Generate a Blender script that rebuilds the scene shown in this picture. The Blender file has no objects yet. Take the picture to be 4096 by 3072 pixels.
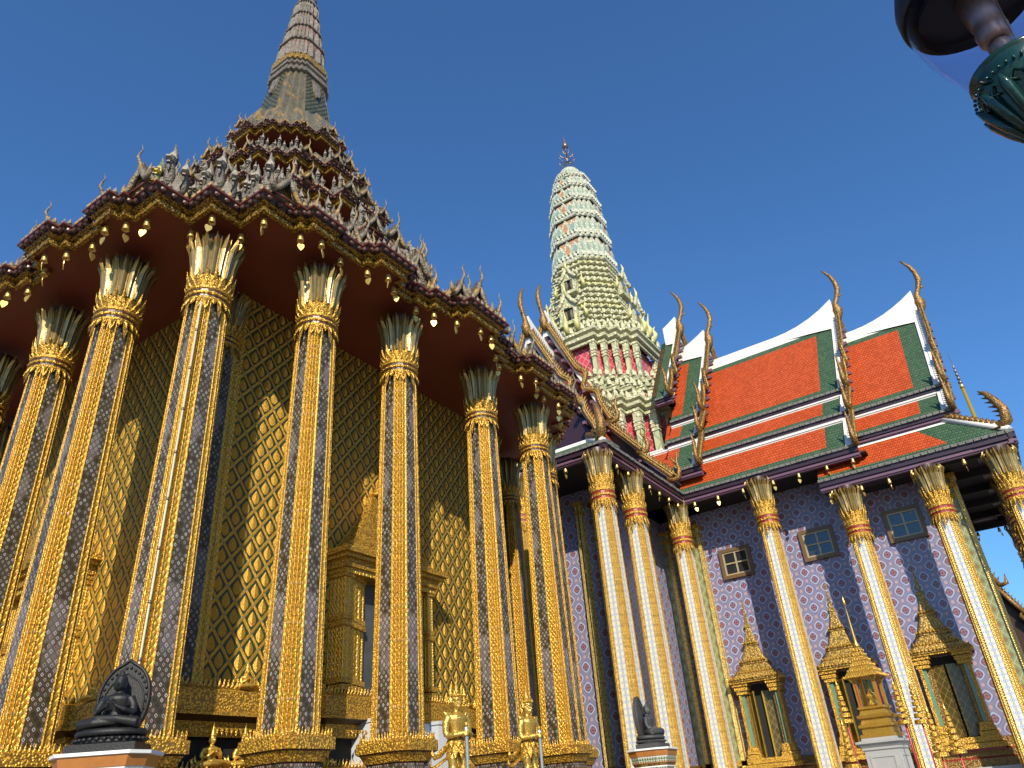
import bpy, math, random
from mathutils import Vector, Matrix
rnd = random.Random(7)
SC = bpy.context.scene
COL = SC.collection
UP = 1.6            # all heights below are measured from eye level; everything is lifted by UP at the end

# ------------------------------------------------------------------ camera
def look(az, pitch, roll):
    f = Vector((math.cos(pitch)*math.cos(az), math.cos(pitch)*math.sin(az), math.sin(pitch)))
    r = Vector((math.sin(az), -math.cos(az), 0)); u = r.cross(f)
    r2 = math.cos(roll)*r + math.sin(roll)*u; u2 = -math.sin(roll)*r + math.cos(roll)*u
    m = Matrix.Identity(4)
    for i in range(3):
        m[i][0] = r2[i]; m[i][1] = u2[i]; m[i][2] = -f[i]
    return m
cd = bpy.data.cameras.new('camera'); cam = bpy.data.objects.new('camera', cd); COL.objects.link(cam)
cd.sensor_fit = 'HORIZONTAL'; cd.sensor_width = 36; cd.lens = 26.04; cd.clip_start = 0.05; cd.clip_end = 5000
cam.matrix_world = look(0.561499, 0.518459, -0.08194701)
SC.camera = cam

# ------------------------------------------------------------------ light
SUN = Vector((1, .74, -.78)).normalized()
sun_el = math.asin(-SUN.z); sun_az = math.atan2(-SUN.x, -SUN.y)
w = bpy.data.worlds.new('World'); SC.world = w; w.use_nodes = True
nt = w.node_tree; bg = nt.nodes['Background']
sky = nt.nodes.new('ShaderNodeTexSky'); sky.sky_type = 'NISHITA'; sky.sun_disc = False
sky.sun_elevation = sun_el; sky.sun_rotation = sun_az
sky.altitude = 0; sky.air_density = 1.0; sky.dust_density = 0.7; sky.ozone_density = 6.0
tint = nt.nodes.new('ShaderNodeMix'); tint.data_type = 'RGBA'; tint.blend_type = 'MULTIPLY'; tint.inputs[0].default_value = 1
tint.inputs[7].default_value = (.77, 1.12, 1.34, 1)
nt.links.new(sky.outputs[0], tint.inputs[6]); nt.links.new(tint.outputs[2], bg.inputs[0]); bg.inputs[1].default_value = 0.095
sd = bpy.data.lights.new('sun', 'SUN'); so = bpy.data.objects.new('sun', sd); COL.objects.link(so)
sd.energy = 4.7; sd.angle = math.radians(.5); sd.color = (1, .89, .71)
so.rotation_euler = SUN.to_track_quat('-Z', 'Y').to_euler()
so.location = (-30, -22, 30)
SC.view_settings.view_transform = 'Standard'; SC.view_settings.look = 'None'
SC.view_settings.gamma = 1; SC.view_settings.exposure = 0.56
try:
    SC.cycles.use_denoising = True; SC.cycles.denoiser = 'OPENIMAGEDENOISE'
    SC.cycles.max_bounces = 6; SC.cycles.diffuse_bounces = 3; SC.cycles.glossy_bounces = 3
    SC.cycles.transmission_bounces = 6; SC.cycles.transparent_max_bounces = 8
    SC.cycles.sample_clamp_indirect = 4
except Exception: pass

# ------------------------------------------------------------------ mesh helper
class MB:
    def __init__(s): s.v = []; s.f = []; s.m = []; s.uv = []; s.mats = []; s.sm = []
    def mi(s, mat):
        if mat not in s.mats: s.mats.append(mat)
        return s.mats.index(mat)
    def face(s, pts, mat, uv=None, smooth=False):
        b = len(s.v); s.v += [tuple(p) for p in pts]; s.f.append(tuple(range(b, b+len(pts))))
        s.m.append(s.mi(mat)); s.sm.append(smooth)
        if uv is None: uv = s.auto(pts)
        s.uv.append(uv)
    def auto(s, pts):
        a = Vector(pts[0]); n = None
        e = Vector(pts[1]) - a
        for q in pts[2:]:
            n = e.cross(Vector(q)-a)
            if n.length > 1e-9: break
        if n is None or n.length < 1e-9: return [(0, 0)]*len(pts)
        n.normalize()
        if abs(n.z) > .9: ux, vx = Vector((1, 0, 0)), Vector((0, 1, 0))
        else:
            ux = Vector((0, 0, 1)).cross(n).normalized(); vx = n.cross(ux)
        return [(Vector(p).dot(ux), Vector(p).dot(vx)) for p in pts]
    def box(s, a, b, mat, M=None):
        x0, y0, z0 = a; x1, y1, z1 = b
        P = [Vector(p) for p in ((x0,y0,z0),(x1,y0,z0),(x1,y1,z0),(x0,y1,z0),(x0,y0,z1),(x1,y0,z1),(x1,y1,z1),(x0,y1,z1))]
        if M is not None: P = [M @ p for p in P]
        for q in ((0,3,2,1),(4,5,6,7),(0,1,5,4),(1,2,6,5),(2,3,7,6),(3,0,4,7)):
            s.face([P[i] for i in q], mat)
    def loft(s, rings, mat, closed=True, cap0=False, cap1=False, smooth=False, mats=None, segm=None):
        """rings of equal length; mats = material per ring gap; segm = material per edge of the ring"""
        n = len(rings[0]); b = len(s.v)
        for r in rings: s.v += [tuple(p) for p in r]
        us = [0]; r0 = max(rings, key=lambda r: sum((Vector(r[i])-Vector(r[i-1])).length for i in range(n)))
        for i in range(n): us.append(us[-1] + (Vector(r0[(i+1) % n])-Vector(r0[i])).length)
        vs = [0]
        for k in range(1, len(rings)): vs.append(vs[-1] + max((Vector(rings[k][i])-Vector(rings[k-1][i])).length for i in range(0, n, max(1, n//6))))
        for k in range(len(rings)-1):
            for i in range(n if closed else n-1):
                j = (i+1) % n
                s.f.append((b+k*n+i, b+k*n+j, b+(k+1)*n+j, b+(k+1)*n+i))
                mt = mat
                if mats: mt = mats[k]
                if segm: mt = segm[i]
                s.m.append(s.mi(mt)); s.sm.append(smooth)
                if segm:
                    h = (us[i+1]-us[i])/2
                    s.uv.append([(-h, vs[k]), (h, vs[k]), (h, vs[k+1]), (-h, vs[k+1])])
                else:
                    s.uv.append([(us[i], vs[k]), (us[i+1], vs[k]), (us[i+1], vs[k+1]), (us[i], vs[k+1])])
        for c, k in ((cap0, 0), (cap1, len(rings)-1)):
            if c:
                idx = [b+k*n+i for i in range(n)]
                if k == 0: idx = idx[::-1]
                s.f.append(tuple(idx)); s.m.append(s.mi(mats[min(k, len(mats)-1)] if mats else mat)); s.sm.append(False)
                s.uv.append([(s.v[i][0], s.v[i][1]) for i in idx])
    def tube(s, path, rad, mat, n=8, smooth=True, flat=1.0, cap=True):
        path = [Vector(p) for p in path]; rings = []; ref = None
        if not hasattr(rad, '__len__'): rad = [rad]*len(path)
        for i, p in enumerate(path):
            d = (path[min(i+1, len(path)-1)] - path[max(i-1, 0)])
            if d.length < 1e-9: d = Vector((0, 0, 1))
            d.normalize()
            if ref is None: ref = Vector((1, 0, 0)) if abs(d.x) < .8 else Vector((0, 1, 0))
            a = (ref - d*ref.dot(d)).normalized(); ref = a; c = d.cross(a)
            rings.append([p + a*math.cos(t)*rad[i] + c*math.sin(t)*rad[i]*flat for t in (2*math.pi*k/n for k in range(n))])
        s.loft(rings, mat, True, cap, cap, smooth)
    def lathe(s, prof, mat, n=16, c=(0, 0, 0), smooth=True, mats=None, cap=True, sx=1, sy=1):
        rings = [[(c[0]+sx*r*math.cos(2*math.pi*k/n), c[1]+sy*r*math.sin(2*math.pi*k/n), c[2]+z) for k in range(n)] for r, z in prof]
        s.loft(rings, mat, True, cap, cap, smooth, mats)
    def ball(s, c, r, mat, n=10, m=6, smooth=True):
        if not hasattr(r, '__len__'): r = (r, r, r)
        rings = []
        for i in range(m+1):
            a = -math.pi/2 + math.pi*i/m; q = max(math.cos(a), .02)
            rings.append([(c[0]+r[0]*q*math.cos(2*math.pi*k/n), c[1]+r[1]*q*math.sin(2*math.pi*k/n), c[2]+r[2]*math.sin(a)) for k in range(n)])
        s.loft(rings, mat, True, True, True, smooth)
    def add(s, o, M):
        b = len(s.v); s.v += [tuple(M @ Vector(p)) for p in o.v]
        for f, m, u, q in zip(o.f, o.m, o.uv, o.sm):
            s.f.append(tuple(i+b for i in f)); s.m.append(s.mi(o.mats[m])); s.uv.append(u); s.sm.append(q)
    def mesh(s, name):
        me = bpy.data.meshes.new(name); me.from_pydata(s.v, [], s.f)
        for m in s.mats: me.materials.append(m)
        ul = me.uv_layers.new(name='UVMap'); flat = [c for u in s.uv for p in u for c in p]
        ul.data.foreach_set('uv', flat)
        me.polygons.foreach_set('material_index', s.m); me.polygons.foreach_set('use_smooth', s.sm)
        me.update(); return me
    def build(s, name, parent=None, at=None, rz=0, sc=1):
        """at=None: vertices are in scene coordinates; else they are local to the point 'at'"""
        o = bpy.data.objects.new(name, s.mesh(name)); COL.objects.link(o)
        place(o, parent, at, rz, sc); return o
WORLD = {}
def place(o, parent, at, rz=0, sc=1):
    pw = WORLD.get(parent.name, Vector((0, 0, 0))) if parent else Vector((0, 0, 0))
    if parent: o.parent = parent
    o.location = (Vector(at) if at is not None else Vector((0, 0, 0))) - pw
    o.rotation_euler = (0, 0, rz); o.scale = (sc, sc, sc)
    WORLD[o.name] = Vector(at) if at is not None else Vector((0, 0, 0))
def empty(name, at, rz=0):
    o = bpy.data.objects.new(name, None); COL.objects.link(o); o.location = at; o.rotation_euler = (0, 0, rz)
    o.empty_display_size = .3; WORLD[o.name] = Vector(at); return o
def local(mb, name, parent):
    """part whose vertices are local to a (rotated) parent empty"""
    o = bpy.data.objects.new(name, mb.mesh(name)); COL.objects.link(o); o.parent = parent; return o
def tag(o, label, cat, group=None, kind=None):
    if kind: o['kind'] = kind
    if label: o['label'] = label
    if cat: o['category'] = cat
    if group: o['group'] = group
    return o
def T(x, y, z): return Matrix.Translation((x, y, z))
def RZ(a): return Matrix.Rotation(a, 4, 'Z')
def RX(a): return Matrix.Rotation(a, 4, 'X')
def RY(a): return Matrix.Rotation(a, 4, 'Y')
def SCL(a, b=None, c=None):
    b = a if b is None else b; c = a if c is None else c
    return Matrix.Diagonal((a, b, c, 1))
def fuse(mb, vox, smooth=2):
    """melt overlapping closed shapes into one continuous surface"""
    me = mb.mesh('fuse'); o = bpy.data.objects.new('fuse', me); COL.objects.link(o)
    r = o.modifiers.new('r', 'REMESH'); r.mode = 'VOXEL'; r.voxel_size = vox; r.use_smooth_shade = True
    if smooth:
        k = o.modifiers.new('s', 'SMOOTH'); k.iterations = smooth; k.factor = .5
    dg = bpy.context.evaluated_depsgraph_get(); dg.update()
    out = bpy.data.meshes.new_from_object(o.evaluated_get(dg)); bpy.data.objects.remove(o)
    out.materials.clear(); out.materials.append(mb.mats[0]); return out
# ------------------------------------------------------------------ materials
ALB = .74        # overall albedo of the materials
class NT:
    def __init__(s, name):
        s.mat = bpy.data.materials.new(name); s.mat.use_nodes = True; s.t = s.mat.node_tree
        s.b = s.t.nodes['Principled BSDF']; s._uv = None; s._ob = None
    def n(s, ty, **k):
        q = s.t.nodes.new(ty)
        for a, v in k.items(): setattr(q, a, v)
        return q
    def put(s, sock, v):
        if isinstance(v, bpy.types.NodeSocket): s.t.links.new(v, sock)
        elif hasattr(v, '__len__') and len(v) == 3 and sock.type == 'RGBA': sock.default_value = (*v, 1)
        else: sock.default_value = v
    def m(s, op, a, b=None, c=None):
        q = s.n('ShaderNodeMath', operation=op)
        for i, v in enumerate((a, b, c)):
            if v is not None: s.put(q.inputs[i], v)
        return q.outputs[0]
    def uvv(s):
        if s._uv is None:
            c = s.n('ShaderNodeUVMap'); q = s.n('ShaderNodeSeparateXYZ'); s.t.links.new(c.outputs[0], q.inputs[0]); s._uv = (q.outputs[0], q.outputs[1])
        return s._uv
    def ob(s):
        if s._ob is None: s._ob = s.n('ShaderNodeTexCoord').outputs['Object']
        return s._ob
    def geo(s): return s.n('ShaderNodeNewGeometry').outputs['Position']
    def comb(s, x, y, z=0):
        q = s.n('ShaderNodeCombineXYZ')
        for i, v in enumerate((x, y, z)): s.put(q.inputs[i], v)
        return q.outputs[0]
    def noise(s, vec, scale, det=3, rough=.6):
        q = s.n('ShaderNodeTexNoise'); s.put(q.inputs['Vector'], vec); q.inputs['Scale'].default_value = scale
        q.inputs['Detail'].default_value = det; q.inputs['Roughness'].default_value = rough; return q.outputs[0]
    def vor(s, vec, scale, feat='F1', out='Distance', rn=1):
        q = s.n('ShaderNodeTexVoronoi', feature=feat); s.put(q.inputs['Vector'], vec); q.inputs['Scale'].default_value = scale
        q.inputs['Randomness'].default_value = rn; return q.outputs[out]
    def white(s, vec):
        q = s.n('ShaderNodeTexWhiteNoise', noise_dimensions='3D'); s.put(q.inputs['Vector'], vec); return q.outputs['Value']
    def mix(s, f, a, b):
        q = s.n('ShaderNodeMix', data_type='RGBA'); s.put(q.inputs[0], f); s.put(q.inputs[6], a); s.put(q.inputs[7], b); return q.outputs[2]
    def step(s, x, a, b):
        q = s.n('ShaderNodeMapRange', interpolation_type='SMOOTHSTEP'); s.put(q.inputs[0], x)
        q.inputs[1].default_value = a; q.inputs[2].default_value = b; q.inputs[3].default_value = 0; q.inputs[4].default_value = 1; return q.outputs[0]
    def bump(s, h, st=.5, dist=.02):
        q = s.n('ShaderNodeBump'); q.inputs['Strength'].default_value = st; q.inputs['Distance'].default_value = dist; s.put(q.inputs['Height'], h)
        s.t.links.new(q.outputs[0], s.b.inputs['Normal'])
    def out(s, col=None, rough=None, metal=None, spec=None):
        if col is not None:
            if isinstance(col, bpy.types.NodeSocket):
                q = s.n('ShaderNodeMix', data_type='RGBA', blend_type='MULTIPLY'); q.inputs[0].default_value = 1; q.inputs[7].default_value = (ALB, ALB, ALB, 1)
                s.put(q.inputs[6], col); col = q.outputs[2]
            s.put(s.b.inputs['Base Color'], col)
        if rough is not None: s.put(s.b.inputs['Roughness'], rough)
        if metal is not None: s.put(s.b.inputs['Metallic'], metal)
        if spec is not None: s.put(s.b.inputs['Specular IOR Level'], spec)
        return s.mat
    def frac(s, x): return s.m('FRACT', x)
    def lat(s, u, v, W, H):
        """diagonal lattice of diamonds W wide and H high: distance from the diamond's centre (0 .. .5) and its id"""
        p = s.m('DIVIDE', u, W); q = s.m('DIVIDE', v, H)
        a = s.m('ADD', p, q); b = s.m('SUBTRACT', p, q)
        fa = s.m('ABSOLUTE', s.m('SUBTRACT', s.frac(a), .5)); fb = s.m('ABSOLUTE', s.m('SUBTRACT', s.frac(b), .5))
        idv = s.comb(s.m('FLOOR', a), s.m('FLOOR', b), 0)
        return s.m('MAXIMUM', fa, fb), idv, fa, fb

def simple(name, col, rough=.6, metal=0, var=.25, scale=6, bump=0, bscale=30, bdist=.01, spec=.5):
    t = NT(name); f = t.noise(t.geo(), scale, 4)
    c = t.mix(f, tuple(x*(1-var) for x in col), tuple(min(1, x*(1+var)) for x in col))
    if bump: t.bump(t.noise(t.geo(), bscale, 4), bump, bdist)
    return t.out(c, rough, metal, spec)
GOLD = (.94, .55, .065); GOLDD = (.44, .22, .03)
def gold_ornate(name, pu, pv, col=GOLD, dark=GOLDD, metal=.6, rough=.36, amt=.9, stripes=0):
    """embossed gilding: staggered leaf rows pu wide and pv high, small glass inlays"""
    t = NT(name); u, v = t.uvv()
    d, idv, fa, fb = t.lat(u, v, pu, pv)
    leaf = t.step(d, .46, .12)
    nz = t.noise(t.comb(u, v, 0), 55, 3)
    h = t.m('ADD', t.m('MULTIPLY', leaf, .8), t.m('MULTIPLY', nz, .5))
    if stripes:
        s_ = t.m('ABSOLUTE', t.m('SUBTRACT', t.frac(t.m('DIVIDE', u, stripes)), .5))
        h = t.m('ADD', h, t.m('MULTIPLY', t.step(s_, .12, .03), .9))
    rv = t.white(idv)
    c = t.mix(t.m('MULTIPLY', t.step(d, .34, .5), amt), col, dark)
    c = t.mix(t.m('MULTIPLY', t.noise(t.geo(), 1.7, 3), .35), c, tuple(x*.55 for x in col))
    if stripes: c = t.mix(t.m('MULTIPLY', t.step(s_, .14, .05), .75), c, (1.0, .70, .16))  # lighter tone along the ribs: their highlight painted into the colour
    c = t.mix(t.m('MULTIPLY', t.m('GREATER_THAN', rv, .86), t.step(d, .2, .1)), c, (.75, .72, .62))
    t.bump(h, .9, .012)
    return t.out(c, t.m('ADD', rough-.12, t.m('MULTIPLY', rv, .24)), metal)
def gold_carved(name, sc=22, col=GOLD, dark=(.36, .185, .04), metal=.55, rough=.36, dd=.014):
    t = NT(name); p = t.geo()
    a = t.vor(p, sc); b = t.noise(p, sc*1.7, 4)
    h = t.m('ADD', t.m('MULTIPLY', t.step(a, .75, .05), .9), t.m('MULTIPLY', b, .6))
    c = t.mix(t.step(a, .42, .62), col, dark); c = t.mix(t.m('MULTIPLY', t.noise(p, 2.3, 3), .3), c, tuple(x*.5 for x in col))
    t.bump(h, .9, dd); return t.out(c, rough, metal)
def mosaic_column(name):
    t = NT(name); u, v = t.uvv()
    d, idv, fa, fb = t.lat(u, v, .098, .118); rv = t.white(idv)
    patch = t.noise(t.comb(t.m('MULTIPLY', u, 1.5), t.m('MULTIPLY', v, .55), t.white(t.comb(0, 0, 1))), 1.5, 3)
    lil = t.step(patch, .54, .60)
    base = t.mix(lil, (.040, .032, .020), (.17, .145, .145))
    base = t.mix(t.m('MULTIPLY', t.step(d, .40, .45), .8), base, (.11, .075, .03))
    tile = t.m('MULTIPLY', t.step(d, .27, .23), t.m('GREATER_THAN', rv, .15))
    c = t.mix(tile, base, t.mix(rv, (.13, .12, .115), (.55, .54, .52)))
    low = t.step(v, 3.6, .2)
    red = t.m('MULTIPLY', t.m('GREATER_THAN', t.white(t.comb(rv, rv, 1.7)), .3), low)
    c = t.mix(t.m('MULTIPLY', t.step(d, .15, .11), tile), c, t.mix(red, (.02, .02, .016), (.34, .03, .04)))
    t.bump(t.m('ADD', tile, t.m('MULTIPLY', t.noise(t.comb(u, v, 0), 60, 2), .4)), .5, .006)
    return t.out(c, t.m('ADD', .34, t.m('MULTIPLY', rv, .3)), 0, .35)
def wall_lattice(name):
    """gilded strip lattice over dark green glass with a gilded flame leaf in each diamond"""
    t = NT(name); u, v = t.uvv()
    W, H = .36, .46
    d, idv, fa, fb = t.lat(u, v, W, H); rv = t.white(idv)
    strip = t.step(d, .395, .415)
    # local frame of each diamond: x across, y up
    p = t.m('DIVIDE', u, W); q = t.m('DIVIDE', v, H)
    a = t.m('SUBTRACT', t.frac(t.m('ADD', p, q)), .5); b = t.m('SUBTRACT', t.frac(t.m('SUBTRACT', p, q)), .5)
    x = t.m('ABSOLUTE', t.m('MULTIPLY', t.m('ADD', a, b), .5)); y = t.m('MULTIPLY', t.m('SUBTRACT', a, b), .5)
    # flame outline: wide low down, drawn to a point above
    wd = t.m('MULTIPLY', t.m('SUBTRACT', .245, t.m('MULTIPLY', t.m('MULTIPLY', y, y), 3.0)), t.m('SUBTRACT', .92, t.m('MULTIPLY', y, 1.15)))
    leaf = t.step(t.m('SUBTRACT', wd, x), -.006, .02)
    vein = t.m('ABSOLUTE', t.m('SUBTRACT', t.frac(t.m('ADD', t.m('MULTIPLY', x, 13), t.m('MULTIPLY', y, 9))), .5))
    nz = t.noise(t.comb(u, v, 0), 48, 4)
    gold = t.mix(t.step(nz, .35, .75), (.90, .54, .07), (.42, .20, .02))
    green = t.mix(t.noise(t.comb(u, v, 0), 1.1, 2), (.012, .062, .036), (.035, .05, .012))
    g = t.m('MAXIMUM', strip, leaf)
    c = t.mix(g, green, gold)
    node = t.m('MULTIPLY', t.m('GREATER_THAN', t.m('MINIMUM', fa, fb), .42), .7)
    c = t.mix(node, c, (.36, .29, .18))
    bead = t.m('MULTIPLY', t.m('ABSOLUTE', t.m('SUBTRACT', t.frac(t.m('MULTIPLY', t.m('MAXIMUM', t.m('MINIMUM', fa, fb), 0), 9)), .5)), strip)
    h = t.m('ADD', t.m('ADD', t.m('MULTIPLY', strip, 1.0), t.m('MULTIPLY', leaf, t.m('ADD', .8, t.m('MULTIPLY', vein, .9)))), t.m('ADD', t.m('MULTIPLY', nz, .55), t.m('MULTIPLY', bead, .6)))
    t.bump(h, 1.0, .028)
    return t.out(c, t.m('ADD', .27, t.m('MULTIPLY', nz, .2)), t.m('MULTIPLY', g, .6))
def wall_flower(name):
    """blue glazed tiles: diamond flowers in pale outline, pink rosettes where the bands cross"""
    t = NT(name); u, v = t.uvv()
    d, idv, fa, fb = t.lat(u, v, .58, .64); rv = t.white(idv)
    rr = t.m('POWER', t.m('ADD', t.m('POWER', fa, 3), t.m('POWER', fb, 3)), .3333)
    nz = t.noise(t.comb(u, v, 0), 16, 3)
    c = t.mix(t.step(t.noise(t.comb(u, v, 0), 5, 4), .38, .66), (.16, .17, .37), (.37, .35, .42))
    c = t.mix(t.step(d, .41, .44), c, (.26, .23, .31))
    c = t.mix(t.m('MULTIPLY', t.step(d, .33, .37), t.step(d, .42, .39)), c, (.19, .20, .40))
    c = t.mix(t.step(rr, .345, .325), c, (.45, .50, .66)); c = t.mix(t.step(rr, .275, .255), c, (.20, .21, .40))
    c = t.mix(t.step(rr, .235, .215), c, (.13, .07, .10))
    pet = t.m('MULTIPLY', t.step(rr, .20, .16), t.m('GREATER_THAN', t.m('ABSOLUTE', t.m('SUBTRACT', fa, fb)), .035))
    c = t.mix(pet, c, (.36, .17, .18)); c = t.mix(t.step(rr, .06, .04), c, (.1, .05, .12))
    kx = t.m('SUBTRACT', .5, fa); ky = t.m('SUBTRACT', .5, fb); kr = t.m('SQRT', t.m('ADD', t.m('MULTIPLY', kx, kx), t.m('MULTIPLY', ky, ky)))
    c = t.mix(t.step(kr, .115, .10), c, (.58, .42, .41)); c = t.mix(t.step(kr, .065, .05), c, (.42, .26, .29))
    t.bump(t.m('ADD', t.step(rr, .33, .2), t.m('MULTIPLY', nz, .3)), .4, .012)
    return t.out(c, .3, 0)
def tile_strip(name):
    """white porcelain strip: blue ringed rosettes alternating with small green squares"""
    t = NT(name); u, v = t.uvv()
    fv = t.m('SUBTRACT', t.frac(t.m('DIVIDE', v, .17)), .5)
    x = t.m('MULTIPLY', u, 6.0); y = t.m('MULTIPLY', fv, 1.02)
    r = t.m('SQRT', t.m('ADD', t.m('MULTIPLY', x, x), t.m('MULTIPLY', y, y)))
    c = t.mix(t.noise(t.comb(u, v, 0), 9, 2), (.72, .73, .70), (.80, .80, .76))
    c = t.mix(t.m('MULTIPLY', t.step(r, .24, .27), t.step(r, .36, .33)), c, (.22, .30, .52))
    c = t.mix(t.step(r, .15, .12), c, (.15, .22, .5)); c = t.mix(t.step(r, .05, .03), c, (.75, .75, .7))
    y2 = t.m('SUBTRACT', .5, t.m('ABSOLUTE', fv))
    sq = t.m('MULTIPLY', t.step(t.m('ABSOLUTE', x), .16, .13), t.step(y2, .13, .10))
    c = t.mix(sq, c, (.40, .42, .08))
    ed = t.m('MULTIPLY', t.step(t.m('ABSOLUTE', x), .42, .46), t.step(t.m('ABSOLUTE', fv), .22, .18))
    c = t.mix(t.m('MULTIPLY', ed, .5), c, (.35, .45, .58))
    t.bump(r, .2, .004); return t.out(c, .18, 0)
def green_pilaster(name):
    t = NT(name); u, v = t.uvv()
    d, idv, fa, fb = t.lat(u, v, .34, .46); nz = t.noise(t.comb(u, v, 0), 12, 3)
    c = t.mix(nz, (.16, .22, .08), (.26, .30, .14))
    c = t.mix(t.step(d, .40, .44), c, (.42, .45, .26)); c = t.mix(t.m('MULTIPLY', t.step(d, .27, .29), t.step(d, .34, .32)), c, (.40, .44, .27))
    c = t.mix(t.step(d, .15, .13), c, (.30, .17, .08)); return t.out(c, .25, 0)
def roof_tile(name, col, var=.3):
    t = NT(name); u, v = t.uvv()
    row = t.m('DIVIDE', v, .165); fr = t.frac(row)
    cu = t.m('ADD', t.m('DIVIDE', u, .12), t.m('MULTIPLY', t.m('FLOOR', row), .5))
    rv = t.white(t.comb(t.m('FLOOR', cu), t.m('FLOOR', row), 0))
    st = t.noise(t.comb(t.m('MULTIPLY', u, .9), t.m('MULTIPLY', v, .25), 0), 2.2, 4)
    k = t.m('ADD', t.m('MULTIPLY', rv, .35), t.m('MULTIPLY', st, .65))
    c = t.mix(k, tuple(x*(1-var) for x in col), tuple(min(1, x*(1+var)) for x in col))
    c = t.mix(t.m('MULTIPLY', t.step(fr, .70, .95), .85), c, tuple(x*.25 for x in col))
    fu = t.m('ABSOLUTE', t.m('SUBTRACT', t.frac(cu), .5))
    t.bump(t.m('ADD', t.m('MULTIPLY', fr, -1.0), t.m('MULTIPLY', t.step(fu, .5, .25), .5)), .8, .03)
    return t.out(c, t.m('ADD', .32, t.m('MULTIPLY', rv, .25)), 0, .3)
def weathered(name, a, b, gilt=0, sc=7, bd=.03):
    t = NT(name); p = t.geo(); f = t.noise(p, sc, 5, .7); g = t.noise(p, sc*5, 4)
    c = t.mix(t.step(f, .35, .65), a, b); c = t.mix(t.m('MULTIPLY', t.step(g, .55, .7), .6), c, tuple(x*.35 for x in a))
    if gilt: c = t.mix(t.m('MULTIPLY', t.step(t.noise(p, 3.1, 3), .62-gilt*.2, .72-gilt*.2), .8), c, (.45, .27, .06))
    t.bump(t.m('ADD', g, t.m('MULTIPLY', t.vor(p, sc*4), .8)), .9, bd); return t.out(c, .55, .1 if gilt else 0)
def scales(name, a, b):
    t = NT(name); u, v = t.uvv(); d, idv, fa, fb = t.lat(u, v, .2, .22); rv = t.white(idv)
    c = t.mix(rv, a, b); c = t.mix(t.step(d, .36, .48), c, tuple(x*.4 for x in a))
    t.bump(t.step(d, .5, .1), .9, .03); return t.out(c, .35, .1)
def lattice_panel(name, col, line, W, H):
    t = NT(name); u, v = t.uvv(); d, idv, fa, fb = t.lat(u, v, W, H); rv = t.white(idv)
    c = t.mix(rv, tuple(x*.8 for x in col), tuple(min(1, x*1.15) for x in col)); c = t.mix(t.step(d, .44, .47), c, line); return t.out(c, .3, 0)
def porcelain(name, a, b, dk, sc=5.5):
    """pale relief tilework: embossed rosettes, stems and joints with a green-grey glaze pattern"""
    t = NT(name); p = t.geo(); f = t.noise(p, 1.3, 3); v1 = t.vor(p, sc); n2 = t.noise(p, sc*4, 4)
    c = t.mix(f, a, b); c = t.mix(t.m('MULTIPLY', t.step(v1, .33, .5), .55), c, dk); c = t.mix(t.m('MULTIPLY', t.step(n2, .58, .68), .6), c, dk)
    t.bump(t.m('ADD', t.step(v1, .6, .1), t.m('MULTIPLY', n2, .7)), .8, .05); return t.out(c, .4, 0)

M = {}
M['gold_col'] = gold_ornate('gilded_column_relief', .075, .11, amt=.65, metal=.62, rough=.33, stripes=.098)
M['gold_grid'] = gold_ornate('gilded_square_relief', .075, .075, col=(.97, .70, .21), dark=(.52, .31, .07), amt=.8, rough=.30)
M['gold_plain'] = simple('polished_gilding', (.82, .50, .09), .30, .7, .15, 5, .25, 40, .006)
M['gold_carved'] = gold_carved('carved_gilding', 30)
M['gold_fine'] = gold_carved('fine_carved_gilding', 38, dd=.008)
M['gold_brown'] = gold_carved('brown_gilt_glass_mosaic', 26, (.40, .23, .05), (.17, .08, .025), .4, .36, .01)
M['gold_old'] = gold_carved('weathered_gilding', 17, (.58, .38, .075), (.24, .14, .04), .4, .45)
M['bell'] = simple('bell_brass', (.88, .62, .18), .36, .75, .1, 8)
M['mosaic'] = mosaic_column('dark_glass_mosaic')
M['mirror'] = simple('mirror_glass_strips', (.34, .265, .12), .30, .45, .35, 9, .5, 26, .01)
M['petal'] = simple('petal_gilding', (.30, .19, .05), .36, .55, .3, 7, .4, 30, .01)
M['wall'] = wall_lattice('gilded_lattice_wall')
M['flower'] = wall_flower('blue_flower_tile_wall')
M['strip'] = tile_strip('white_blue_tile_strip')
M['green_pil'] = green_pilaster('green_tile_pilaster')
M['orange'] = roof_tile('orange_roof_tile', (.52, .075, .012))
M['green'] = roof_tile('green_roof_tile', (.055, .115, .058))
M['white'] = simple('white_plaster', (.80, .79, .75), .6, 0, .06, 1.5, .2, 12, .01)
M['purple'] = simple('purple_lacquer', (.040, .017, .028), .35, 0, .2, 4)
M['lilac'] = simple('lilac_lacquer', (.17, .085, .13), .4, 0, .15, 4)
M['tile_end'] = weathered('grey_tile_ends', (.13, .13, .12), (.24, .24, .22), 0, 12, .02)
M['soffit'] = simple('red_lacquer_soffit', (.22, .045, .022), .5, 0, .2, 1.2, .15, 60, .003)
M['redbrown'] = simple('red_brown_lacquer', (.048, .018, .011), .4, 0, .3, 8)
M['red_edge'] = simple('red_edge', (.13, .03, .018), .45, 0, .3, 8)
M['fascia'] = gold_carved('gilded_fascia', 30, (.66, .38, .05), (.10, .05, .015), .45, .4, .008)
M['grey'] = weathered('weathered_grey_mosaic', (.25, .215, .17), (.12, .10, .075), .0, 7, .02)
M['grey_face'] = weathered('pale_grey_mosaic', (.38, .34, .275), (.22, .19, .145), 0, 9, .01)
M['greygilt'] = weathered('weathered_grey_gilt', (.27, .23, .175), (.15, .11, .06), .6, 6, .02)
M['roofgrey'] = weathered('grey_roof_tiles', (.13, .13, .11), (.20, .17, .11), .5, 6, .03)
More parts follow.
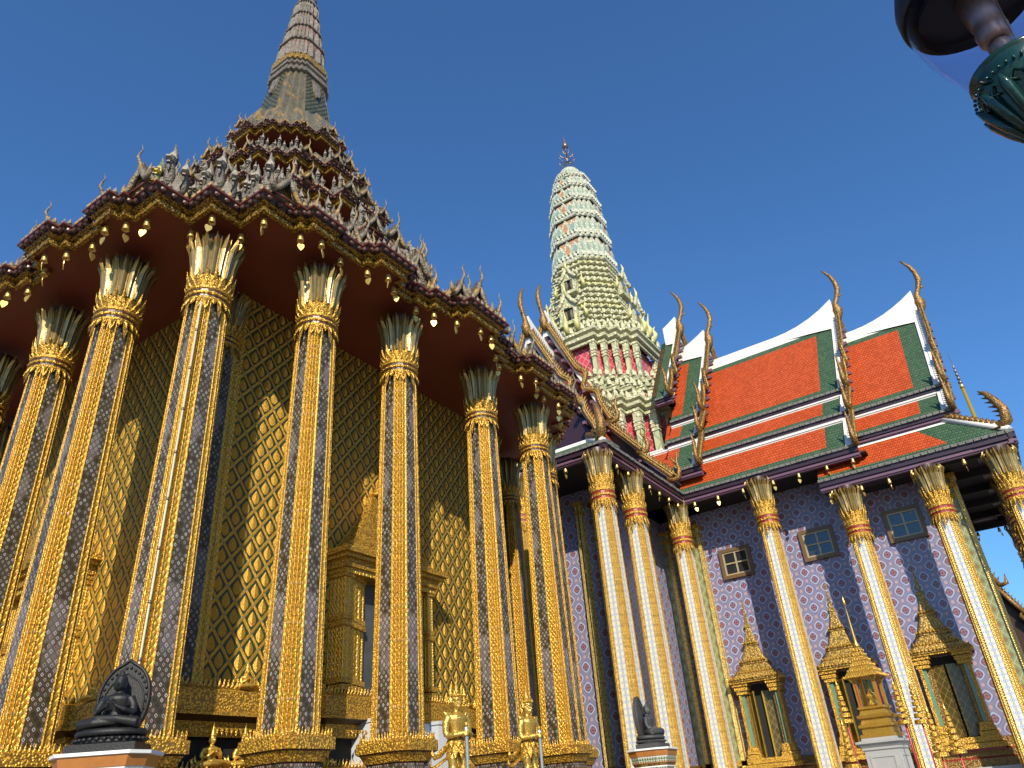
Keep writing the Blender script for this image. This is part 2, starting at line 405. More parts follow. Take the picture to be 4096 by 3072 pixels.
M['slate'] = weathered('grey_green_mosaic', (.11, .10, .065), (.19, .165, .115), .3, 5, .03)
M['scale'] = scales('green_glass_scales', (.06, .07, .025), (.14, .13, .065))
M['pink'] = simple('faded_pink', (.26, .12, .085), .6, 0, .2, 6)
M['prang'] = porcelain('pale_yellow_green_porcelain', (.74, .70, .44), (.66, .65, .44), (.40, .41, .23))
M['prang_top'] = porcelain('pale_grey_green_porcelain', (.72, .70, .54), (.62, .63, .50), (.38, .43, .34), 6)
M['prang_leaf'] = simple('yellow_leaf_glaze', (.66, .62, .22), .35, 0, .2, 3)
M['teal'] = simple('teal_glaze', (.26, .39, .33), .3, 0, .2, 4)
M['prang_orange'] = lattice_panel('orange_lattice', (.50, .25, .11), (.58, .44, .28), .3, .3)
M['prang_red'] = lattice_panel('red_lattice', (.62, .07, .10), (.66, .40, .36), .42, .46)
M['prang_pil'] = lattice_panel('green_line_pilaster', (.52, .56, .33), (.20, .33, .20), .62, .9)
M['black'] = simple('black_stone', (.013, .0125, .013), .50, 0, .4, 9, .45, 60, .008, .35)
M['basalt'] = simple('dark_grey_stone', (.05, .05, .052), .6, 0, .3, 9, .4, 40, .008)
M['marble'] = simple('grey_marble', (.46, .46, .45), .45, 0, .12, 2.5, .1, 30, .004)
M['paleblue'] = simple('white_marble_stair', (.60, .64, .68), .5, 0, .06, 2)
M['dark'] = simple('painted_shade', (.012, .010, .010), .8, 0, .1, 2)  # near-black colour stands in for shade on ceilings, niches and openings
M['pave'] = None
M['red'] = simple('red_lacquer', (.50, .02, .03), .35, 0, .1, 4)
M['redband'] = simple('crimson_band', (.30, .015, .02), .4, 0, .2, 8)
M['lamp_green'] = simple('green_lamp_enamel', (.007, .042, .034), .18, .1, .2, 10, .3, 14, .01)
M['lamp_dark'] = simple('dark_lamp_metal', (.010, .011, .015), .5, .2, .2, 6)
M['ceramic'] = simple('aged_ceramic', (.46, .38, .22), .35, .1, .4, 30)
M['frame_brown'] = simple('brown_window_frame', (.17, .10, .045), .4, .1, .35, 14)
M['brass'] = simple('aged_brass', (.30, .22, .17), .35, .7, .4, 30)
def glass(name, col, rough=.02):
    t = NT(name); t.b.inputs['Transmission Weight'].default_value = 1; t.b.inputs['IOR'].default_value = 1.05
    return t.out(col, rough, 0)
M['globe'] = glass('clear_globe', (.93, .86, .95))
def window_glass():
    t = NT('window_glass'); return t.out((.02, .022, .025), .03, 0, .9)
M['pane'] = window_glass()
def paving():
    t = NT('stone_paving'); p = t.geo(); q = t.n('ShaderNodeTexBrick'); t.put(q.inputs['Vector'], p); q.inputs['Scale'].default_value = .9
    q.inputs['Color1'].default_value = (.25, .235, .21, 1); q.inputs['Color2'].default_value = (.21, .20, .18, 1); q.inputs['Mortar'].default_value = (.2, .19, .17, 1); q.inputs['Mortar Size'].default_value = .01
    return t.out(t.mix(t.m('MULTIPLY', t.noise(p, 1.5, 4), .5), q.outputs[0], (.18, .165, .145)), .6)
M['pave'] = paving()
M['doorleaf'] = lattice_panel('gilt_black_door', (.09, .07, .02), (.30, .20, .05), .22, .3)
M['yellow'] = simple('yellow_gold_leaf', (.62, .42, .03), .35, .5, .1, 4)
M['green_glass'] = simple('green_glass', (.15, .30, .20), .2, 0, .3, 8)
M['greydoor'] = simple('painted_grey_door', (.07, .08, .085), .5, 0, .5, 5)
M['cream'] = simple('cream_conduit', (.62, .54, .36), .5, 0, .1, 4)
M['tri'] = None
def tri_band():
    t = NT('green_white_triangles'); u, v = t.uvv(); fu = t.m('ABSOLUTE', t.m('SUBTRACT', t.frac(t.m('DIVIDE', u, .05)), .5))
    k = t.m('LESS_THAN', t.m('MULTIPLY', fu, 2), t.m('SUBTRACT', 1, t.frac(t.m('DIVIDE', v, .05))))
    return t.out(t.mix(k, (.06, .10, .03), (.50, .50, .40)), .3)
M['tri'] = tri_band()
M['orange_tile'] = simple('orange_glaze', (.40, .15, .03), .35, 0, .3, 9)
# ------------------------------------------------------------------ outlines
def offs(poly, d):
    n = len(poly); o = []
    for i in range(n):
        p = Vector(poly[i]); a = (p-Vector(poly[i-1])).normalized(); b = (Vector(poly[(i+1) % n])-p).normalized()
        n1 = Vector((a.y, -a.x)); n2 = Vector((b.y, -b.x)); k = 1+n1.dot(n2)
        o.append(p + (n1+n2)*(d/max(k, .25)))
    return o
def sweep(mb, poly, prof, mats, c=(0, 0), cap0=False, cap1=False):
    rings = []
    for d, z in prof: rings.append([(p.x+c[0], p.y+c[1], z) for p in offs(poly, d)])
    mb.loft(rings, mats[0], True, cap0, cap1, False, mats)
def scaled(poly, k): return [(x*k, y*k) for x, y in poly]
def four(half):
    """half of one face, from the corner to the middle, as (x, y) on the -y side -> full outline, counter-clockwise"""
    q = list(half) + [(-x, y) for x, y in half[::-1]]
    if abs(half[-1][0]) < 1e-6: q = list(half) + [(-x, y) for x, y in half[::-1][1:]]
    o = []; P = q[:-1]
    for k in range(4):
        o += P; P = [(-y, x) for x, y in P]
    return o
ES = [(0,0),(.064,0),(.064,.067),(.136,.067),(.136,.086),(.152,.086),(.152,.104),(.202,.104),(.202,.093),(.295,.093),(.295,.11),(.3125,.11),(.3125,.131),(.386,.131),(.386,.11),(.404,.11),(.404,.086),(.46,.086),(.46,.099),(.502,.099),(.502,.118),(.561,.118),(.561,.138),(.58,.138),(.58,.16),(.637,.16)]
EAVE = four([((-.637+a)*9, (-.637-b)*9) for a, b in ES])
def tier_outline(m): return four([(-m, -m), (-.82*m, -m), (-.82*m, -1.2*m), (-.55*m, -1.2*m), (-.55*m, -1.3*m), (-.32*m, -1.3*m), (-.32*m, -1.46*m)])
CEN = (10.87, 14.57)
def edges(poly):
    for i in range(len(poly)):
        a = Vector(poly[i]); b = Vector(poly[(i+1) % len(poly)])
        yield a, b
def spikes(mb, poly, c, z, h, wd, mat, tilt=.0, thick=.35, pred=None):
    """row of little pointed leaves along an outline"""
    for a, b in edges(poly):
        L = (b-a).length; n = max(1, int(L/wd)); d = (b-a)/L; nr = Vector((d.y, -d.x))
        if pred and not pred(a, b, nr): continue
        for i in range(n):
            p = a + d*(L*(i+.5)/n); w2 = L/n*.46; x, y = p.x+c[0], p.y+c[1]; o = nr*(wd*thick)
            l0 = (x-d.x*w2, y-d.y*w2, z); r0 = (x+d.x*w2, y+d.y*w2, z); t = (x+nr.x*tilt, y+nr.y*tilt, z+h)
            f = (x+o.x, y+o.y, z+h*.3); bk = (x-o.x*.5, y-o.y*.5, z)
            mb.face([l0, f, t], mat); mb.face([f, r0, t], mat); mb.face([l0, r0, f], mat); mb.face([r0, l0, t], mat)
def visible(a, b, nr): return nr.x < .5 and nr.y < .5          # the faces that look south or west

# ------------------------------------------------------------------ mondop
PAV = tag(empty('pavilion', (CEN[0], CEN[1], -1.6)), 'gilded square pavilion with dark red zigzag eaves, lotus-topped columns and a tall grey stepped spire', 'temple')
# columns: a square shaft with stepped gilded corners and a glass mosaic strip on every face
def cross_ring(h, z, f=.42):
    q = [(1, -f+.05), (1, f-.05), (1, f), (.94, f), (.94, .70), (.86, .70), (.86, .86), (.70, .86), (.70, .94), (f, .94), (f, 1)]
    pts = []; P = q[:]
    o = []
    for k in range(4):
        o += P; P = [(-y, x) for x, y in P]
    return [(x*h, y*h, z) for x, y in o]
def column_shaft(h0, h1, z0, z1, mos, gold):
    mb = MB(); segm = ([mos] + [gold]*10)*4
    n = 7
    rings = [cross_ring(h0+(h1-h0)*i/n, z0+(z1-z0)*i/n) for i in range(n+1)]
    mb.loft(rings, gold, True, False, False, False, None, segm)
    for sx, sy in ((1, 1), (1, -1), (-1, 1), (-1, -1)):            # beaded fillets on the stepped corners
        for k in ((.42, 1), (1, .42), (.94, .70), (.70, .94), (.86, .86)):
            mb.tube([(sx*k[0]*h0, sy*k[1]*h0, z0), (sx*k[0]*h1, sy*k[1]*h1, z1)], .012, M['gold_fine'], 5, True, 1, False)
    return mb
def petal(mb, ang, r, z, w0, mats, fl):
    """one long lotus petal: rows of (radius, height, half width)"""
    ca, sa = math.cos(ang), math.sin(ang)
    rows = []
    for k, (rr, zz, ww) in enumerate(zip(r, z, w0)):
        def P(q, dr): return ((rr+dr)*ca - q*sa, (rr+dr)*sa + q*ca, zz)
        rows.append([P(-ww, -.015), P(-ww*.45, .012), P(0, .03*fl), P(ww*.45, .012), P(ww, -.015)])
    for i in range(len(rows)-1):
        for j in range(4):
            mb.face([rows[i][j], rows[i][j+1], rows[i+1][j+1], rows[i+1][j]], mats[0] if j in (0, 3) or i > 1 else mats[1])
def capital(rb, zb, zw, zp, zt, rt, np_, gold, bandmat):
    """fringe, wreath bands and the flaring bundle of petals; heights: fringe bottom, wreath bottom, petals' foot, tips"""
    mb = MB()
    for k in range(np_):
        a = 2*math.pi*(k+.5)/np_; H = zt-zp
        petal(mb, a, [rb*.98, rb*1.06, rb*1.20, rb*1.42, rt], [zp, zp+H*.36, zp+H*.66, zp+H*.86, zt],
              [rb*.155, rb*.17, rb*.17, rb*.12, .004], (M['petal'], M['mirror']), 1)
        a += math.pi/np_
        petal(mb, a, [rb*.90, rb*.98, rb*1.08, rb*1.22, rt*.86], [zp, zp+H*.36, zp+H*.66, zp+H*.84, zt-H*.05],
              [rb*.15, rb*.16, rb*.16, rb*.11, .004], (M['petal'], M['mirror']), 1)
    mb.lathe([(rb*.86, zp), (rb*.95, zp+(zt-zp)*.5), (rb*1.0, zt-.02), (rb*1.0, zt+.06)], M['redbrown'], 16, cap=False)
    H = zp-zw                                                       # wreath: beaded rings and two rows of leaves
    prof = []; ms = []
    for k, (r, z, m_) in enumerate([(1.0, -.02, gold), (1.10, .02, gold), (1.13, .08, gold), (1.07, .11, bandmat), (1.07, .18, gold), (1.14, .20, gold), (1.17, .27, gold), (1.08, .30, bandmat), (1.08, .37, gold), (1.15, .40, gold), (1.12, .52, gold), (1.05, .60, gold), (1.0, .75, gold), (.98, 1.05, gold)]):
        prof.append((rb*r, zw+H*z)); ms.append(m_)
    mb.lathe(prof, gold, 20, mats=ms, cap=False, smooth=False)
    def leaves(n, r, z, h, out, up, wd, mat):
        for k in range(n):
            a = 2*math.pi*k/n; ca, sa = math.cos(a), math.sin(a)
            def P(q, dr, dz): return ((r+dr)*ca-q*sa, (r+dr)*sa+q*ca, z+dz)
            s_ = 1 if up else -1
            mb.face([P(-wd, 0, 0), P(0, out*.9, h*.4*s_), P(0, out*1.1, h*s_)], mat); mb.face([P(0, out*.9, h*.4*s_), P(wd, 0, 0), P(0, out*1.1, h*s_)], mat)
            mb.face([P(-wd, 0, 0), P(wd, 0, 0), P(0, out*.9, h*.4*s_)], mat); mb.face([P(wd, 0, 0), P(-wd, 0, 0), P(0, out*1.1, h*s_)], mat)
    leaves(16, rb*1.02, zw+H*.68, H*.62, .07, True, rb*.17, gold); leaves(22, rb*1.06, zw+H*.46, H*.24, .05, True, rb*.12, gold)
    leaves(20, rb*1.06, zw+H*.06, H*.3, .05, False, rb*.13, gold); leaves(24, rb*1.1, zw+H*.25, H*.07, .03, False, rb*.1, gold)
    F = zw-zb                                                       # hanging fringe
    for k in range(20):
        a = 2*math.pi*k/20; L = F*(1.0 if k % 5 == 0 else .55+.25*math.cos(k*2.5))
        ca, sa = math.cos(a), math.sin(a); r = rb*1.02
        def P(q, dr, dz): return ((r+dr)*ca-q*sa, (r+dr)*sa+q*ca, zw+dz)
        wd = rb*.15
        mb.face([P(-wd, .01, .02), P(wd, .01, .02), P(wd*.8, .035, -L*.55), P(0, .05, -L), P(-wd*.8, .035, -L*.55)], gold)
    return mb
def SQ(h):
    q = [(.42, -1), (.42, -.94), (.70, -.94), (.70, -.86), (.86, -.86), (.86, -.70), (.94, -.70), (.94, -.42), (1, -.42)]; o = []
    for k in range(4):
        o += [(x*h, y*h) for x, y in q]; q = [(-y, x) for x, y in q]
    return o
def column_base(h, z, zb, gold):
    mb = MB(); g, c2, b = gold, M['gold_carved'], M['redbrown']
    sweep(mb, SQ(h), [(.01, z), (.09, z-.03), (.14, z-.05), (.14, z-.20), (.10, z-.22), (.04, z-.34), (.02, z-.36), (.02, z-.44), (.10, z-.46), (.15, z-.56), (.10, z-.62), (.10, z-.68), (.22, z-.72), (.22, zb)],
          [c2, g, c2, b, c2, b, M['mosaic'], b, g, b, c2, g, c2])
    spikes(mb, offs(SQ(h), .11), (0, 0), z-.06, .13, .052, M['gold_fine'], .015)
    return mb
ZB = 1.05
sh = column_shaft(.337, .262, ZB-.3, 8.1, M['mosaic'], M['gold_col'])
cp = capital(.315, 7.15, 7.48, 8.0, 8.80, .455, 16, M['gold_fine'], M['redbrown'])
bs = column_base(.352, ZB, .1, M['gold_fine'])
COLS = [(5.69, 9.40), (7.36, 8.62), (9.47, 8.57), (12.20, 8.57), (14.50, 8.62), (16.17, 9.40),
        (5.08, 11.03), (5.15, 13.25), (5.15, 15.75), (5.08, 17.97), (5.69, 19.6), (7.36, 20.4), (9.47, 20.4), (12.2, 20.4), (14.5, 20.4), (16.17, 19.6),
        (16.8, 11.03), (16.8, 13.25), (16.8, 15.75), (16.8, 17.97)]
col_first = None
def column_copies(first, kids, spots, parent):
    for (x, y) in spots:
        c = first.copy(); COL.objects.link(c); c.location = Vector((x, y, 0)) - WORLD[parent.name]
        for k in kids:
            d = k.copy(); COL.objects.link(d); d.parent = c
c0 = sh.build('column', PAV, (COLS[0][0], COLS[0][1], 0)); k1 = local(cp, 'capital', c0); k2 = local(bs, 'column_base', c0)
column_copies(c0, (k1, k2), COLS[1:], PAV)
# lightning cable conduit up the corner column
cb = MB(); pth = [(5.36, 9.07, 0.9), (5.36, 9.07, 1.3), (5.395, 9.105, 7.35)]
cb.tube(pth, .015, M['cream'], 8)
for k in range(9):
    z = 1.2+k*.7; cb.tube([(5.36+.035*(z-1.3)/6.05, 9.07+.035*(z-1.3)/6.05, z-.02), (5.36+.035*(z-1.3)/6.05, 9.07+.035*(z-1.3)/6.05, z+.02)], .022, M['brass'], 8)
cb.build('cable_conduit', PAV)
# inner room
W0 = 4.14
mb = MB()
for k in range(4):
    Mx = T(CEN[0], CEN[1], 0) @ RZ(k*math.pi/2)
    p = [Mx @ Vector(q) for q in ((-W0, -W0, 1.7), (W0, -W0, 1.7), (W0, -W0, 9.2), (-W0, -W0, 9.2))]
    mb.face(p, M['wall'], [(-W0, 1.7), (W0, 1.7), (W0, 9.2), (-W0, 9.2)])
mb.build('wall', PAV)
# corner pilasters of the room, half sunk in the wall, with their own capitals
ps = column_shaft(.28, .24, 1.7, 8.1, M['mosaic'], M['gold_col']); pc = capital(.285, 7.3, 7.6, 8.1, 8.72, .44, 14, M['gold_fine'], M['redbrown'])
p0 = ps.build('corner_pilaster', PAV, (CEN[0]-W0, CEN[1]-W0, 0)); p1 = local(pc, 'capital', p0)
column_copies(p0, (p1,), [(CEN[0]+W0, CEN[1]-W0), (CEN[0]-W0, CEN[1]+W0), (CEN[0]+W0, CEN[1]+W0)], PAV)
for k in range(4):                                                 # gilt border strips beside the pilasters
    Mx = T(CEN[0], CEN[1], 0) @ RZ(k*math.pi/2)
    for s_ in (-1, 1):
        mb = MB(); mb.box((s_*(W0-.36)-.09, -W0-.035, 1.7), (s_*(W0-.36)+.09, -W0+.02, 9.05), M['gold_col'], Mx); mb.build('wall_border', PAV)
SQR = lambda h: [(-h, -h), (h, -h), (h, h), (-h, h)]
ped = four([(-W0-.28, -W0-.28), (-2.2, -W0-.28), (-2.2, -W0-.40), (-1.75, -W0-.40), (-1.75, -W0-.62)])
mb = MB(); c2, b, g = M['gold_carved'], M['redbrown'], M['gold_fine']
sweep(mb, ped, [(-.5, 1.86), (.0, 1.86), (.10, 1.82), (.12, 1.80), (.12, 1.52), (.16, 1.50), (.16, 1.46), (-.06, 1.40), (-.10, 1.20), (-.22, 1.18), (-.22, .78), (.02, .76), (.30, .74), (.30, .56), (.34, .52), (.34, .44), (.2, .42), (.2, .1)],
      [b, g, g, c2, g, g, b, c2, M['dark'], M['dark'], M['dark'], g, g, c2, g, g, b, c2], CEN)
spikes(mb, offs(ped, .09), CEN, 1.84, .13, .075, M['gold_fine'], .02, pred=visible)
spikes(mb, offs(ped, .27), CEN, .74, .12, .075, M['gold_fine'], .02, pred=visible)
spikes(mb, offs(ped, .12), CEN, 1.30, -.11, .08, M['gold_fine'], .0, pred=visible)
mb.build('wall_plinth', PAV)
# terrace under the columns
plat = offs(EAVE, 1.0); mb = MB()
sweep(mb, four([(-6.2, -6.2), (-5.6, -6.2), (-5.6, -7.0), (-3.5, -7.0), (-3.5, -7.7), (-1.2, -7.7)]), [(.25, -1.6), (.25, -1.3), (.1, -1.2), (.1, -.4), (.2, -.3), (.2, -.1), (.05, 0), (.05, .1), (-4.2, .102)],
      [M['marble'], M['marble'], M['marble'], M['gold_carved'], M['marble'], M['marble'], M['marble'], M['pave']], CEN)
mb.build('platform', PAV)

# doors in gilded cases with a stacked, tapering roof
def door_case(w2, zb, zc, zt, dep, gold):
    """local: wall plane y=0, faces -y; half width, sill, cornice, tip"""
    mb = MB()
    for s_ in (-1, 1):
        for k, (xo, wd, dp) in enumerate(((w2-.06, .085, dep), (w2-.27, .08, dep*.8), (w2-.46, .07, dep*.65), (w2-.64, .07, dep*.45))):
            x = s_*xo
            mb.box((x-wd, -dp, zb+.25), (x+wd, .02, zc-.35), gold)
            for z, ex in ((zb+.1, .05), (zb+.22, .03), ((zb+zc)/2-.06, .035), ((zb+zc)/2+.05, .02), (zc-.42, .03), (zc-.34, .05)):
                mb.box((x-wd-ex, -dp-ex, z), (x+wd+ex, .02, z+.09), M['gold_fine'])
        mb.box((s_*(w2-.17)-.03, -dep*.7, zb+.2), (s_*(w2-.17)+.03, .02, zc-.4), M['mosaic']); mb.box((s_*(w2-.37)-.03, -dep*.6, zb+.2), (s_*(w2-.37)+.03, .02, zc-.4), M['mirror'])
    # entablature
    for z, h, ex, m_ in ((zc-.36, .10, .05, gold), (zc-.26, .16, .10, M['gold_carved']), (zc-.10, .07, .18, gold), (zc-.03, .10, .26, M['gold_carved'])):
        mb.box((-w2-ex, -dep-ex, z), (w2+ex, .02, z+h), m_)
    z = zc+.07; ww = w2+.12; dd = dep+.10; n = 7
    while n:
        h = (zt-zc)*.085*(.75+.25*n/7); nw = ww*.80
        for q in ((-1, 0), (1, 0)): pass
        r0 = [(-ww, .02, z), (ww, .02, z), (ww, -dd, z), (-ww, -dd, z)]; r1 = [(-nw-.02, .02, z+h*.8), (nw+.02, .02, z+h*.8), (nw+.02, -dd*.84, z+h*.8), (-nw-.02, -dd*.84, z+h*.8)]
        r2 = [(x*1.0, y, z+h) for x, y, _ in r1]
        mb.loft([r0, r1, r2], M['gold_carved'], True, True, True)
        spk = max(3, int(ww*2/.11))
        for i in range(spk):
            x = -ww+ww*2*(i+.5)/spk
            mb.face([(x-.045, -dd-.005, z), (x+.045, -dd-.005, z), (x, -dd-.02, z+.10)], M['gold_fine'])
        z += h; ww = nw; dd *= .84; n -= 1
    mb.lathe([(ww*.95, z), (ww*1.1, z+.06), (ww*.6, z+.14), (ww*.7, z+.2), (ww*.4, z+.28), (.05, z+(zt-z)*.6), (.012, zt)], M['gold_fine'], 10, (0, -.12, 0))
    return mb
dc = door_case(1.22, 1.86, 4.35, 7.0, .42, M['gold_col'])
dm = MB(); dm.box((-.86, -.10, 1.86), (.86, -.02, 4.0), M['greydoor']); dm.box((-.02, -.12, 1.86), (.02, -.1, 4.0), M['gold_fine'])
dfirst = None
for k in range(4):
    at = Vector((CEN[0], CEN[1], 0)) + Matrix.Rotation(k*math.pi/2, 3, 'Z') @ Vector((0, -W0, 0))
    if k == 0:
        dfirst = dc.build('door_case', PAV, at); dl = local(dm, 'door', dfirst)
    else:
        c = dfirst.copy(); COL.objects.link(c); c.location = at-WORLD[PAV.name]; c.rotation_euler = (0, 0, k*math.pi/2)
        d = dl.copy(); COL.objects.link(d); d.parent = c
# stairs to the doors, with marble cheek walls
sm = MB()
for k in range(5): sm.box((-.70, -W0-.55-.12*(k+1), .1), (.70, -W0-.45-.12*k, 1.75-.30*k), M['paleblue'])
for s_ in (-1, 1):
    sm.box((s_*.80-.13, -W0-.98, .1), (s_*.80+.13, -W0-.3, 1.42), M['paleblue'])
    sm.box((s_*.80-.15, -W0-1.0, 1.42), (s_*.80+.15, -W0-.3, 1.48), M['paleblue'])
s0 = sm.build('staircase', PAV, (CEN[0], CEN[1], 0))
for k in (1, 2, 3):
    c = s0.copy(); COL.objects.link(c); c.rotation_euler = (0, 0, k*math.pi/2)

# ------------------------------------------------------------------ roofs
def eave_band(mb, poly, z, k=1.0, deep=1.3, soff=True):
    s_ = k
    pr = [(0, z), (.02*s_, z+.0), (.04*s_, z+.075*s_), (-.05*s_, z+.085*s_), (-.02*s_, z+.13*s_), (.10*s_, z+.17*s_), (.11*s_, z+.19*s_), (.16*s_, z+.275*s_), (.20*s_, z+.29*s_), (.20*s_, z+.33*s_)]
    ms = [M['fascia'], M['fascia'], M['fascia'], M['redbrown'], M['fascia'], M['redbrown'], M['redbrown'], M['red_edge'], M['red_edge']]
    sweep(mb, poly, pr, ms, CEN)
    if soff:
        rings = [[(p.x+CEN[0], p.y+CEN[1], zz) for p in offs(poly, o)] for o, zz in ((0, z), (-.055*s_, z), (-.06*s_, z+.07*s_))]
        mb.loft(rings, M['soffit'], True, False, False, False, [M['fascia'], M['soffit']])
        mb.face(rings[2][::-1], M['soffit'])
    for a, b in edges(offs(poly, .135*s_)):                           # row of round antefixes
        L = (b-a).length; n = int(L/(.215*s_)+.5); d = (b-a)/max(L, 1e-6); nr = Vector((d.y, -d.x))
        if not visible(a, b, nr): continue
        for i in range(n):
            p = a+d*(L*(i+.5)/n); c = Vector((p.x+CEN[0], p.y+CEN[1], z+.215*s_)); r = .062*s_
            ring = [(c.x+d.x*r*math.cos(t)+nr.x*.0, c.y+d.y*r*math.cos(t)+nr.y*.0, c.z+r*math.sin(t)) for t in (2*math.pi*q/7 for q in range(7))]
            top = [(x+nr.x*.05*s_, y+nr.y*.05*s_, zz) for x, y, zz in ring]
            mb.loft([ring, top], M['redbrown'], True); mb.face([((x-c.x-nr.x*.05*s_)*.5+c.x+nr.x*.07*s_, (y-c.y-nr.y*.05*s_)*.5+c.y+nr.y*.07*s_, (zz-c.z)*.5+c.z) for x, y, zz in top], M['red_edge'])
            for q in range(7):
                q2 = (q+1) % 7
                def inn(v): return ((v[0]-c.x-nr.x*.05*s_)*.5+c.x+nr.x*.07*s_, (v[1]-c.y-nr.y*.05*s_)*.5+c.y+nr.y*.07*s_, (v[2]-c.z)*.5+c.z)
                mb.face([top[q], top[q2], inn(top[q2]), inn(top[q])], M['redbrown'])
def roof_slope(mb, poly, z0, k1, z1, off=.2):
    a = offs(poly, off)
    rings = []
    for t, f in ((0, 0), (.3, .38), (.62, .72), (1, 1)):
        s_ = 1+(k1-1)*f; rings.append([(p.x*s_+CEN[0], p.y*s_+CEN[1], z0+(z1-z0)*t) for p in a])
    mb.loft(rings, M['roofgrey'], True)
TIERS = [(None, 9.0, .9), (3.10, 12.15, .85), (2.30, 14.3, .75), (1.82, 16.05, .68), (1.28, 18.05, .62)]
POLY = [EAVE] + [tier_outline(t[0]) for t in TIERS[1:]]
for i, ((m_, z, s_), poly) in enumerate(zip(TIERS, POLY)):
    mb = MB(); eave_band(mb, poly, z, s_, .55 if i == 0 else .66)
    zt = z+.33*s_
    if i < 4: kk = (.46, .64, .70, .62)[i]; znx = TIERS[i+1][1]
    else: kk, znx = .80, 19.35
    roof_slope(mb, poly, zt, kk, znx-.55 if i < 4 else znx, .2*s_)
    if i < 4:                                                       # neck wall under the next eave
        nk = scaled(POLY[i+1], .70)
        sweep(mb, nk, [(0, znx-1.25), (0, znx-.5), (.06, znx-.46), (.06, znx-.36), (0, znx-.3), (.0, znx+.1)], [M['gold_brown'], M['gold_old'], M['gold_brown'], M['redbrown'], M['redbrown']], CEN)
    r = mb.build('roof_tier', PAV)
    mb = MB()                                                       # crest of small leaves along the eave
    spikes(mb, offs(poly, .16*s_), CEN, zt-.01, .20*s_, .15*s_, M['greygilt'], -.02, .3, visible)
    spikes(mb, offs(poly, -.12*s_), CEN, zt+.16*s_, .20*s_, .17*s_, M['greygilt'], -.02, .3, visible)
    c = local(mb, 'leaf_crest', r)

# serpent (naga) groups on the corners: a trunk with three crested heads
def naga_head(mb, M_, mat, face=None):
    f = face or mat
    h = MB()
    h.tube([(0, .06, -.55), (0, .02, -.3), (0, -.03, -.1), (0, -.06, .02)], [.11, .10, .085, .075], mat, 7)
    h.loft([[(-.075, -.02, -.04), (.075, -.02, -.04), (.085, -.02, .11), (-.085, -.02, .11)], [(-.07, -.13, -.05), (.07, -.13, -.05), (.075, -.13, .07), (-.075, -.13, .07)], [(-.045, -.23, -.03), (.045, -.23, -.03), (.04, -.22, .02), (-.04, -.22, .02)]], f, True, True, True)
    h.loft([[(-.05, -.06, -.06), (.05, -.06, -.06), (.05, -.06, -.10), (-.05, -.06, -.10)], [(-.03, -.19, -.10), (.03, -.19, -.10), (.03, -.19, -.13), (-.03, -.19, -.13)]], f, True, True, True)
    h.tube([(0, -.11, -.10), (0, -.12, -.2), (0, -.10, -.30)], [.03, .035, .006], mat, 5)          # beard
    h.loft([[(-.09, -.05, .09), (.09, -.05, .09), (.09, .05, .09), (-.09, .05, .09)], [(-.06, -.05, .20), (.06, -.05, .20), (.05, .06, .20), (-.05, .06, .20)], [(-.012, -.0, .34), (.012, -.0, .34), (.012, .04, .34), (-.012, .04, .34)]], f, True, True, False)
    h.tube([(0, .05, .08), (0, .09, .22), (0, .07, .36), (0, .0, .52)], [.085, .075, .05, .006], mat, 6)  # crest
    h.ball((-.05, -.10, .05), .022, M['white'], 5, 4); h.ball((.05, -.10, .05), .022, M['white'], 5, 4)
    mb.add(h, M_)
def naga_group(n=3, mat=None, face=None):
    mat = mat or M['grey']; mb = MB()
    mb.loft([[(-.26, -.10, -.1), (.26, -.10, -.1), (.26, .22, -.1), (-.26, .22, -.1)], [(-.22, -.12, .25), (.22, -.12, .25), (.22, .2, .25), (-.22, .2, .25)], [(-.28, -.06, .55), (.28, -.06, .55), (.26, .2, .62), (-.26, .2, .62)]], mat, True, True, True)
    naga_head(mb, T(0, -.10, .86), mat, face)
    naga_head(mb, T(-.23, 0, .66) @ RZ(-.25) @ SCL(.88), mat, face); naga_head(mb, T(.23, 0, .66) @ RZ(.25) @ SCL(.88), mat, face)
    if n == 5:
        naga_head(mb, T(-.40, .06, .45) @ RZ(-.5) @ SCL(.75), mat, face); naga_head(mb, T(.40, .06, .45) @ RZ(.5) @ SCL(.75), mat, face)
    return mb
ng = naga_group(3, M['grey'], M['grey_face']); ngm = ng.mesh('serpent_group')
M['yel_face'] = simple('yellow_green_glaze', (.70, .52, .05), .3, 0, .25, 12)
M['green_neck'] = simple('green_glaze', (.10, .20, .05), .35, 0, .4, 12)
ngy = naga_group(3, M['green_neck'], M['yel_face']); ngym = ngy.mesh('painted_serpent_group')
def inst(me, name, parent, at, rz=0, sc=1, label=None):
    o = bpy.data.objects.new(name, me); COL.objects.link(o); o.parent = parent
    o.location = Vector(at) - WORLD[parent.name]; o.rotation_euler = (0, 0, rz); o.scale = (sc, sc, sc)
    if label: o['label'] = label
    return o
def corners(poly):
    n = len(poly)
    for i in range(n):
        p = Vector(poly[i]); a = p-Vector(poly[i-1]); b = Vector(poly[(i+1) % n])-p
        if a.cross(b) > 0: yield p, a.length, b.length
